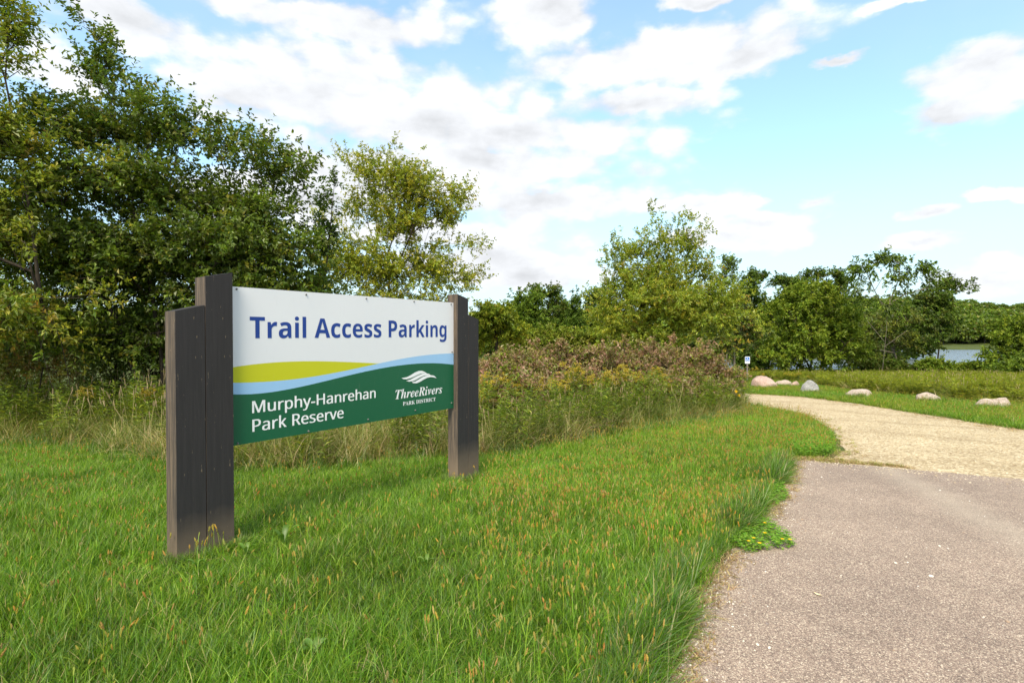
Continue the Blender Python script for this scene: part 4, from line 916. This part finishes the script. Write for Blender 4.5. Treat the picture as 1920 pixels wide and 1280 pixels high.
# ------------------------------------------------------------------ wooded hill and far woods (read as one mass)
c_far = proto_coll('far_tree')
for k in range(5):
    r = np.random.default_rng(900 + k); parts = []
    cs = [(r.normal(0, 1.3), r.normal(0, 1.3), r.uniform(3.5, 7.5), r.uniform(1.7, 2.8)) for _ in range(7)]
    for (x, y, z, R) in cs:
        m_ = 150; d = unit(r.normal(0, 1, (m_, 3))); Pp = np.array([x, y, z]) + d * R * (r.uniform(.5, 1, (m_, 1)) ** .4) * [1, 1, .8]
        cl = pal(r, m_, [DK, MD, LT, OL], [3, 4, 1.2, 1.2], .25) * r.uniform(.8, 1.2)
        v, t_, c_ = leaf_geo(Pp, unit(d + r.normal(0, .6, (m_, 3))), unit(d * .5 + r.normal(0, .5, (m_, 3)) + [0, 0, .8]), r.uniform(.7, 1.2, m_), r.uniform(.5, .9, m_), cl); parts.append(((v, np.zeros((0, 4), int), t_, c_), 0))
    st_ = 5; th = np.arange(st_) * 2 * math.pi / st_; ring = np.stack([np.cos(th), np.sin(th), 0 * th], 1)
    v = np.concatenate([ring * .25, ring * .12 + [0, 0, 5]]); s = np.arange(st_); parts.append(((v, np.stack([s, (s + 1) % st_, st_ + (s + 1) % st_, st_ + s], 1), np.zeros((0, 3), int), np.tile((.05, .04, .03), (10, 1))), 0))
    v, f, c_, fm = join(parts); add_proto(c_far, k, v, f, [M_blade], c_, fm)
fr = np.random.default_rng(950)
def far_wood(name, label, x0, x1, y0, y1, n, s0, s1, tint):
    P = np.stack([fr.uniform(x0, x1, n), fr.uniform(y0, y1, n)], 1); P = P[np.abs(P[:, 0]) < P[:, 1] * 1.1 + 15]; n = len(P)
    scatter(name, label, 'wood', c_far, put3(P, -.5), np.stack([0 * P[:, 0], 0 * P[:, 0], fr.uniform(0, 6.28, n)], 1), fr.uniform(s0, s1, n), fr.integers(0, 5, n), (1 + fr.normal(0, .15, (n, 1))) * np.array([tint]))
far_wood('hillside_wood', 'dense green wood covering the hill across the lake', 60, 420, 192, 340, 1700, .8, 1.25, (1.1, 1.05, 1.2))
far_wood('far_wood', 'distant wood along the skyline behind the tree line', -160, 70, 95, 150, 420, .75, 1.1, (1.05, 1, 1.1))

# ------------------------------------------------------------------ boulders along the road
def granite(name, a, b2, c2):
    b = NB(name); p = b.obj(); f = b.noise(p, 2.2, 6, .6); g = b.noise(p, 16, 5, .7); h = b.vor(p, 42, 'Color')
    c = b.ramp(f, [(.3, a), (.55, b2), (.75, c2)]); c = b.mix(.35, c, b.ramp(b.sep(h)[0], [(0, tuple(x * .5 for x in a)), (1, tuple(min(.8, x * 1.5) for x in c2))]))
    c = b.mix(b.ramp(g, [(.6, (0,) * 3), (.75, (.45,) * 3)]), c, (.13, .13, .11))
    return b.pbr(c, .88, .25, b.bump(b.math('ADD', f, b.math('MULTIPLY', g, .4)), .6, .03))
GP, GG, GT = granite('pink_granite', (.30, .19, .15), (.42, .29, .24), (.50, .40, .34)), granite('grey_granite', (.12, .12, .12), (.26, .25, .24), (.42, .41, .38)), granite('tan_granite', (.26, .20, .16), (.37, .29, .235), (.46, .40, .34))
BO = [(1437.5, 727, 46, 18, GP, 'large pink granite boulder, biggest of the group by the parking sign', .8), (1423, 719, 24, 11.5, GT, 'pale boulder peeping out behind the large pink one', .8), (1472, 723.5, 29, 9.5, GT, 'low tan boulder right of the large pink one', .8),
      (1492.5, 725, 21, 9, GP, 'small tan-pink boulder next to the low tan one', .8), (1522.5, 736, 34, 19, GG, 'dark grey veined boulder standing apart from the pink group', .85), (1616.5, 744, 49, 12, GT, 'flat pinkish boulder below the round green tree', .7),
      (1749.5, 753.5, 46, 15, GT, 'pale boulder sloping down to the right below the airy tree', .7), (1868.5, 765, 58, 17, GT, 'pale boulder nearest the right edge of the picture', .7)]
for k, (px, by, w, h, mt, lab, dp) in enumerate(BO):
    g = gnd(px, by); Yd = g[1]; R = w * Yd / F / 2 * 1.08; Hh = h * Yd / F * 1.28; r = np.random.default_rng(700 + k)
    bm = bmesh.new(); bmesh.ops.create_icosphere(bm, subdivisions=4, radius=1)
    ax = unit(r.normal(0, 1, (9, 3)) + [0, -.3, .3]); off = r.uniform(.55, .9, 9); ph = r.uniform(0, 6.28, 6)
    for v in bm.verts:
        c = np.array(v.co)
        for a, o_ in zip(ax, off):                       # knock flat facets off the ball
            d = c @ a - o_
            if d > 0: c = c - a * d * .94
        n_ = .05 * math.sin(c[0] * 4 + ph[0]) * math.sin(c[1] * 4 + ph[1]) + .03 * math.sin(c[2] * 9 + c[0] * 6 + ph[2]) + .015 * math.sin(c[0] * 17 + ph[3]) * math.sin(c[1] * 15 + c[2] * 13)
        c = c * (1 + n_); skew = (.25 if k == 6 else -.1) * c[2]
        v.co = Vector((c[0] - skew, c[1] * dp, c[2]))
    xs_ = [v.co.x for v in bm.verts]; zs_ = [v.co.z for v in bm.verts]; sx_ = 2 * R / (max(xs_) - min(xs_)); cx_ = (max(xs_) + min(xs_)) / 2
    for v in bm.verts: v.co = Vector(((v.co.x - cx_) * sx_, v.co.y * R, v.co.z / max(zs_) * Hh if v.co.z > 0 else v.co.z * Hh * .6))
    o = bm_obj('boulder', bm, mt, None, True); o.location = (g[0], g[1] + R * dp * .5, float(tz(g[0], g[1] + R * dp * .5)) - .02)
    tag(o, lab, 'boulder', 'boulders along the gravel road')

tf = []
for (px, by, w, h, mt, lab, dp) in BO:
    g = gnd(px, by); R = w * g[1] / F / 2; m_ = 34; a_ = np.random.default_rng(int(px)).uniform(math.pi, 2 * math.pi, m_); jr = np.random.default_rng(int(px) + 1).normal(0, .08, (m_, 2))
    tf.append(np.stack([g[0] + np.cos(a_) * R * 1.02, g[1] + R * dp * .5 + np.sin(a_) * R * dp * 1.02], 1) + jr)
P = np.concatenate(tf); n = len(P)
scatter('boulder_tufts', 'uncut tufts of grass round the feet of the boulders', 'grass', c_long, put3(P), rots(lr, n, .15), lr.uniform(.45, .95, n), lr.integers(0, 5, n), np.array([[1.15, 1.0, .9]]) * (1 + lr.normal(0, .12, (n, 1))))

# ------------------------------------------------------------------ accessible parking sign
b = gnd(1401.2, 713.5); bz_ = float(tz(*b)); ap = empty('accessible_parking_sign', (b[0], b[1], bz_), math.atan2(-b[0], b[1]) * .6)
tag(ap, 'small white and blue accessible parking sign on a grey post by the boulders', 'sign')
kz = b[1] / F; ht = (713.5 - 668.3) * kz; M_gal = simple('weathered_steel', (.22, .19, .17), .6, .4, .2); M_sblue = simple('sign_blue', (.03, .16, .55), .4); M_swhite = simple('sign_white', (.78, .80, .82), .4)
bm = bmesh.new()                                         # U-channel post
prof = [(-.045, .02), (-.045, -.002), (-.03, -.002), (-.026, .014), (.026, .014), (.03, -.002), (.045, -.002), (.045, .02)]
lo_ = [bm.verts.new((x, y + .012, -.3)) for x, y in prof]; hi_ = [bm.verts.new((x, y + .012, ht - .05)) for x, y in prof]
for i in range(8): bm.faces.new((lo_[i], lo_[(i + 1) % 8], hi_[(i + 1) % 8], hi_[i]))
bm.faces.new(hi_); bm.faces.new(lo_[::-1]); bmesh.ops.recalc_face_normals(bm, faces=bm.faces[:]); bm_obj('post', bm, M_gal, ap)
pw, ph_ = .155, 13.0 * kz
def round_rect(x0, x1, z0, z1, r, n=4):
    out = []
    for cx, cz, a0 in ((x1 - r, z0 + r, -90), (x1 - r, z1 - r, 0), (x0 + r, z1 - r, 90), (x0 + r, z0 + r, 180)):
        out += [(cx + r * math.cos(rad(a0 + 90 * i / n)), cz + r * math.sin(rad(a0 + 90 * i / n))) for i in range(n + 1)]
    return out
bm = bmesh.new(); rr_ = round_rect(-pw, pw, ht - ph_, ht, .035); f_ = bm.faces.new([bm.verts.new((x, 0, z)) for x, z in rr_])
e_ = bmesh.ops.extrude_face_region(bm, geom=[f_]); 
for v in e_['geom']:
    if isinstance(v, bmesh.types.BMVert): v.co.y += .006
bmesh.ops.recalc_face_normals(bm, faces=bm.faces[:]); plate = bm_obj('plate', bm, M_swhite, ap)
zt = ht - .045; zs0 = zt - .27
poly_mesh('symbol_field', [round_rect(-.125, .125, zs0, zt, .02)], M_sblue, plate, -.003)
def strip(pts, w):
    L_, R_ = [], []
    for i, p in enumerate(pts):
        a_, c_ = np.array(pts[max(0, i - 1)]), np.array(pts[min(len(pts) - 1, i + 1)]); d = (c_ - a_) / np.linalg.norm(c_ - a_); nn = np.array([-d[1], d[0]]) * w / 2
        L_.append(tuple(np.array(p) + nn)); R_.append(tuple(np.array(p) - nn))
    return L_ + R_[::-1]
q = lambda x, z: (-.125 + .25 * x, zs0 + .27 * z)
circ = lambda cx, cz, r, a0=0, a1=360, n=16: [q(cx + r * math.cos(rad(a0 + (a1 - a0) * i / n)), cz + r * math.sin(rad(a0 + (a1 - a0) * i / n))) for i in range(n + 1)]
wheel = poly_mesh('wheelchair_symbol', [circ(.42, .88, .07)[:-1], strip([q(.43, .76), q(.46, .44), q(.68, .44), q(.78, .16), q(.87, .19)], .024), strip([q(.45, .62), q(.65, .60)], .02), strip(circ(.47, .33, .25, 130, 350), .02)], M_swhite, plate, -.006)

# ------------------------------------------------------------------ goldenrod
def goldenrod_mesh(seed, h):
    r = np.random.default_rng(seed); parts = []
    stems = []; pl_ = []
    for j in range(3):
        p0 = np.array([r.normal(0, .05), r.normal(0, .05), 0]); D = unit(np.array([r.normal(0, .1), r.normal(0, .1), 1])); hh = h * r.uniform(.82, 1.0); S = np.array([.003, 0, 0])
        stems.append(((np.stack([p0 - S, p0 + S, p0 + D * hh + S * .4, p0 + D * hh - S * .4]), np.array([[0, 1, 2, 3]]), np.zeros((0, 3), int), np.tile((.07, .08, .03), (4, 1))), 0))
        m_ = 70; t = r.uniform(.1, .88, m_); a = r.uniform(0, 6.28, m_); LD = np.stack([np.cos(a), np.sin(a), r.uniform(.1, .7, m_)], 1)
        v, t_, c_ = leaf_geo(p0 + D * (t * hh)[:, None], LD, np.tile([0, 0, 1.], (m_, 1)), r.uniform(.06, .11, m_), r.uniform(.012, .02, m_), pal(r, m_, [MD, LT, T1], None)); stems.append(((v, np.zeros((0, 4), int), t_, c_), 0))
        for s in range(11):                              # arching side branches of the plume
            a = r.uniform(0, 6.28); zt_ = r.uniform(.76, 1.0); l_ = .16 * (1.08 - zt_) / .32 + .03; bd = unit(np.array([math.cos(a), math.sin(a), .55])); m_ = 22
            tt = r.uniform(0, 1, m_); Pp = p0 + D * (hh * zt_) + bd * (tt * l_)[:, None] + r.normal(0, .008, (m_, 3)); Pp[:, 2] -= tt ** 2 * l_ * .4
            v, t_, c_ = leaf_geo(Pp, unit(r.normal(0, 1, (m_, 3)) + [0, 0, .7]), unit(r.normal(0, 1, (m_, 3))), r.uniform(.014, .024, m_), r.uniform(.012, .018, m_), pal(r, m_, [(.52, .38, .03), (.46, .32, .03), (.40, .36, .05)], None)); pl_.append(((v, np.zeros((0, 4), int), t_, c_), 0))
    a_ = join(stems); b_ = join(pl_)
    return mesh_np('stems', a_[0], a_[1], [M_leaf], col=a_[2]), mesh_np('flower_plume', b_[0], b_[1], [M_leaf], col=b_[2])
ORD = ['first', 'second', 'third', 'fourth', 'fifth', 'sixth', 'seventh', 'eighth', 'ninth', 'tenth', 'eleventh', 'twelfth', 'thirteenth', 'fourteenth', 'fifteenth', 'sixteenth', 'seventeenth', 'eighteenth', 'nineteenth', 'twentieth', 'twenty-first', 'twenty-second', 'twenty-third', 'twenty-fourth', 'twenty-fifth', 'twenty-sixth']
def gold_label(k, px, py):
    zone = lambda x: 0 if x < 400 else 2 if x > 1400 else 1
    same = sorted([p[0] for p in gpts if zone(p[0]) == zone(px)]); i = same.index(px)
    txt = ['left of the near posts', 'before the reddish thicket', 'across the gravel road'][zone(px)]
    return 'goldenrod with yellow plumes %s, %s from the left' % (txt, ORD[i])
GM = [goldenrod_mesh(800 + k, 1.0) for k in range(4)]
z4 = lambda x, y: (860 + x / 2.909, 360 + y / 2.909)
gpts = [z4(*p) for p in ((135, 975), (180, 990), (220, 965), (300, 1005), (400, 1030), (490, 1000), (520, 985), (600, 910), (720, 1000), (760, 985), (830, 940), (900, 925), (880, 958), (985, 968), (1020, 985), (1090, 940), (1215, 1055), (125, 1060), (130, 1130), (836, 988), (340, 1030), (560, 1010), (1110, 960), (660, 960), (1160, 1010))]
gpts += [(x / 2.78, 440 + y / 2.78) for x, y in ((430, 778), (790, 765), (840, 800), (750, 858))]
gpts += [(1413, 686), (1429, 697), (1476, 696), (1484, 697), (1495, 697), (1513, 708), (1546, 716), (1700, 712)]
for k, (px, py) in enumerate(gpts):
    Yd = 9.4 if px < 400 else 32 if px > 1400 else float(np.interp(px, [900, 1000, 1100, 1200, 1300], [9.7, 10.9, 11.9, 12.9, 13.7])) + (-.4 if py > 705 else .1)
    bse = gbase(px, Yd); h = at(px, py, Yd)[2] - bse[2]; s_ = max(.5, h)
    place = 'among the tall grass left of the near posts' if px < 400 else 'behind the boulders across the gravel road' if px > 1400 else 'in front of the reddish thicket'
    o = empty('goldenrod_plant', bse, k * 1.7); o.scale = (max(1, s_ * .95),) * 2 + (s_,); tag(o, gold_label(k, px, py), 'goldenrod', 'goldenrod ' + place)
    ms = GM[k % 4]; link('stems', ms[0], o)['kind'] = 'stuff'; link('flower_plume', ms[1], o)['kind'] = 'stuff'

# ------------------------------------------------------------------ creeping plants over the asphalt edge
M_pet = leaf_mat('petal', .2, .02)
def creeping(name, label, poly, seed, dens, flowers, ll=.022, hmax=.06):
    r = np.random.default_rng(seed); P = sample(r, poly, lambda x, y: dens); c0 = P.mean(0); zb = float(tz(*c0)); t = empty(name, (c0[0], c0[1], zb)); tag(t, label, 'plant')
    n = len(P); Pp = np.stack([P[:, 0] - c0[0], P[:, 1] - c0[1], tz(P[:, 0], P[:, 1]) - zb + .016 + r.uniform(0, hmax, n)], 1); parts = []
    for j in range(3):                                   # three leaflets to a leaf
        a = r.uniform(0, 6.28, n) if j == 0 else a + 2.09; LD = np.stack([np.cos(a), np.sin(a), r.uniform(-.1, .3, n)], 1)
        v, t_, c_ = leaf_geo(Pp, LD, unit(np.array([0, 0, 1.]) + r.normal(0, .2, (n, 3))), ll * r.uniform(.7, 1.2, n), ll * .62 * r.uniform(.8, 1.2, n), pal(r, n, [(.16, .32, .022), (.21, .36, .035), (.11, .25, .018)], None), .1); parts.append(((v, np.zeros((0, 4), int), t_, c_), 0))
    v, f, c_, fm = join(parts); link('foliage', mesh_np('foliage', v, f, [M_leaf], col=c_), t)
    for (px, py) in flowers:
        g = gnd(px, py + 3); r5 = np.arange(5) * 1.2566; LD = np.stack([np.cos(r5), np.sin(r5), np.full(5, .35)], 1)
        v, t_, c_ = leaf_geo(np.zeros((5, 3)), LD, np.tile([0, 0, 1.], (5, 1)), np.full(5, .016), np.full(5, .014), pal(r, 5, [(.75, .50, .01)], None, .1), .1)
        o = link('flower', mesh_np('flower', v, [t_], [M_pet], col=c_), t); o.location = (g[0] - c0[0], g[1] - c0[1], float(tz(*g)) - zb + .035 + hmax * .6)
creeping('trefoil_patch', 'creeping green trefoil with yellow flowers spreading onto the asphalt', G((1392, 962), (1442, 985), (1478, 1012), (1492, 1030), (1440, 1036), (1398, 1042), (1368, 1024)), 61, 3300,
         [(1434, 994), (1434, 1014), (1413, 1024), (1481, 1027), (1383, 998), (1404, 1030), (1467, 1026), (1424, 1034)])
creeping('creeping_weed', 'small bright green weed mat at the asphalt edge above the trefoil', G((1440, 908), (1468, 912), (1480, 936), (1462, 950), (1432, 952)), 62, 2600, [])
creeping('knotweed_mat', 'bright green leafy mat at the corner of asphalt and gravel', G((1462, 812), (1535, 820), (1566, 846), (1556, 857), (1500, 858), (1476, 848)), 63, 1500, [(1509, 822), (1515, 824)], .03, .12)

# ------------------------------------------------------------------ broad-leaved weeds, fallen bits
def rosette(label, px, py, seed, n, L, updir):
    g = gnd(px, py); r = np.random.default_rng(seed); t = empty('broadleaf_weed', (g[0], g[1], float(tz(*g)))); tag(t, label, 'weed')
    for j in range(n):
        a = 6.283 * j / n + r.normal(0, .25); l_ = L * r.uniform(.7, 1.15); d = np.array([math.cos(a), math.sin(a)]); s = np.array([-d[1], d[0]]); V, Q = [], []
        prof = [.12, .55, 1, .95, .7, .1]; cols = pal(r, 1, [(.10, .20, .022), (.13, .23, .035)], None)
        for i, wv in enumerate(prof):
            u = i / 5; rr__ = l_ * (u * (.75 if updir else .95)); z = .04 + l_ * (updir * u * (1.4 - .75 * u)); w = l_ * .17 * wv
            for e, dzz in ((-1, .012), (0, 0), (1, .012)): V.append((d[0] * rr__ + s[0] * w * e, d[1] * rr__ + s[1] * w * e, z + dzz * wv))
            if i: Q += [[3 * i - 3 + q_, 3 * i - 2 + q_, 3 * i + 1 + q_, 3 * i + q_] for q_ in (0, 1)]
        link('leaf', mesh_np('leaf', V, [np.array(Q)], [M_leaf], col=np.tile(cols, (len(V), 1)), smooth=True), t)
rosette('upright broad-leaved weed in the lawn just right of the near post', 532, 1030, 1, 4, .13, 1.3)
rosette('broad-leaved weed touching the foot of the near posts', 462, 1050, 2, 4, .10, 1.1)
rosette('large pale green broad-leaved weed at the bottom of the lawn', 590, 1240, 3, 7, .085, .7)
rosette('small broad-leaved weed in the middle of the lawn', 800, 1070, 4, 4, .07, .9)
rosette('small broad-leaved weed low in the lawn left of centre', 370, 1075, 5, 4, .07, 1.0)
g = gnd(1533, 1119); V, Q = [], []
for i, wv in enumerate((.05, .7, 1, .9, .55, .05)):
    x = (i / 5 - .5) * .046; V += [(x, -.010 * wv, .006 + 30 * x * x * .2), (x, 0, .002 + 30 * x * x * .2), (x, .010 * wv, .006 + 30 * x * x * .2)]
    if i: Q += [[3 * i - 3 + q_, 3 * i - 2 + q_, 3 * i + 1 + q_, 3 * i + q_] for q_ in (0, 1)]
o = link('fallen_leaf', mesh_np('fallen_leaf', V, [np.array(Q)], [simple('dry_leaf', (.62, .50, .31), .7)], smooth=True)); o.location = (g[0], g[1], float(tz(*g)) + .0125); o.rotation_euler = (0, 0, rad(118)); tag(o, 'single cream oval leaf lying on the open asphalt', 'leaf')
# yellow sunflower-like bloom at the right end of the thicket
for k, (px, py, lab) in enumerate([(1377, 733, 'upper yellow daisy bloom at the thicket\'s right end'), (1382, 741, 'lower yellow daisy bloom at the thicket\'s right end')]):
    Yd = 14.2; bse = gbase(px + 2, Yd); h = at(px, py, Yd)[2] - bse[2]; t = empty('yellow_daisy', bse); tag(t, lab, 'flower'); r = np.random.default_rng(66 + k)
    S = np.array([.004, 0, 0]); e = np.array([0, -.05, h]); n = 40; tt = r.uniform(.05, .9, n); a = r.uniform(0, 6.28, n)
    v, t_, c_ = leaf_geo(e * tt[:, None], np.stack([np.cos(a), np.sin(a), r.uniform(0, .6, n)], 1), np.tile([0, 0, 1.], (n, 1)), r.uniform(.08, .14, n), r.uniform(.03, .05, n), pal(r, n, [MD, LT], None))
    n0 = len(v); v = np.concatenate([v, np.stack([-S, S, e + S, e - S])]); c_ = np.concatenate([c_, np.tile((.06, .09, .02), (4, 1))])
    link('stem', mesh_np('stem', v, [t_, np.array([[n0, n0 + 1, n0 + 2, n0 + 3]])], [M_leaf], col=c_), t)
    r8 = np.arange(11) * .571; LD = np.stack([np.cos(r8), np.full(11, -.25), np.sin(r8)], 1); v, t_, c_ = leaf_geo(np.tile(e, (11, 1)), LD, np.tile([0, -1., 0], (11, 1)), np.full(11, .055), np.full(11, .022), pal(r, 11, [(.75, .48, .01)], None, .1), .1)
    link('petals', mesh_np('petals', v, [t_], [M_pet], col=c_), t)
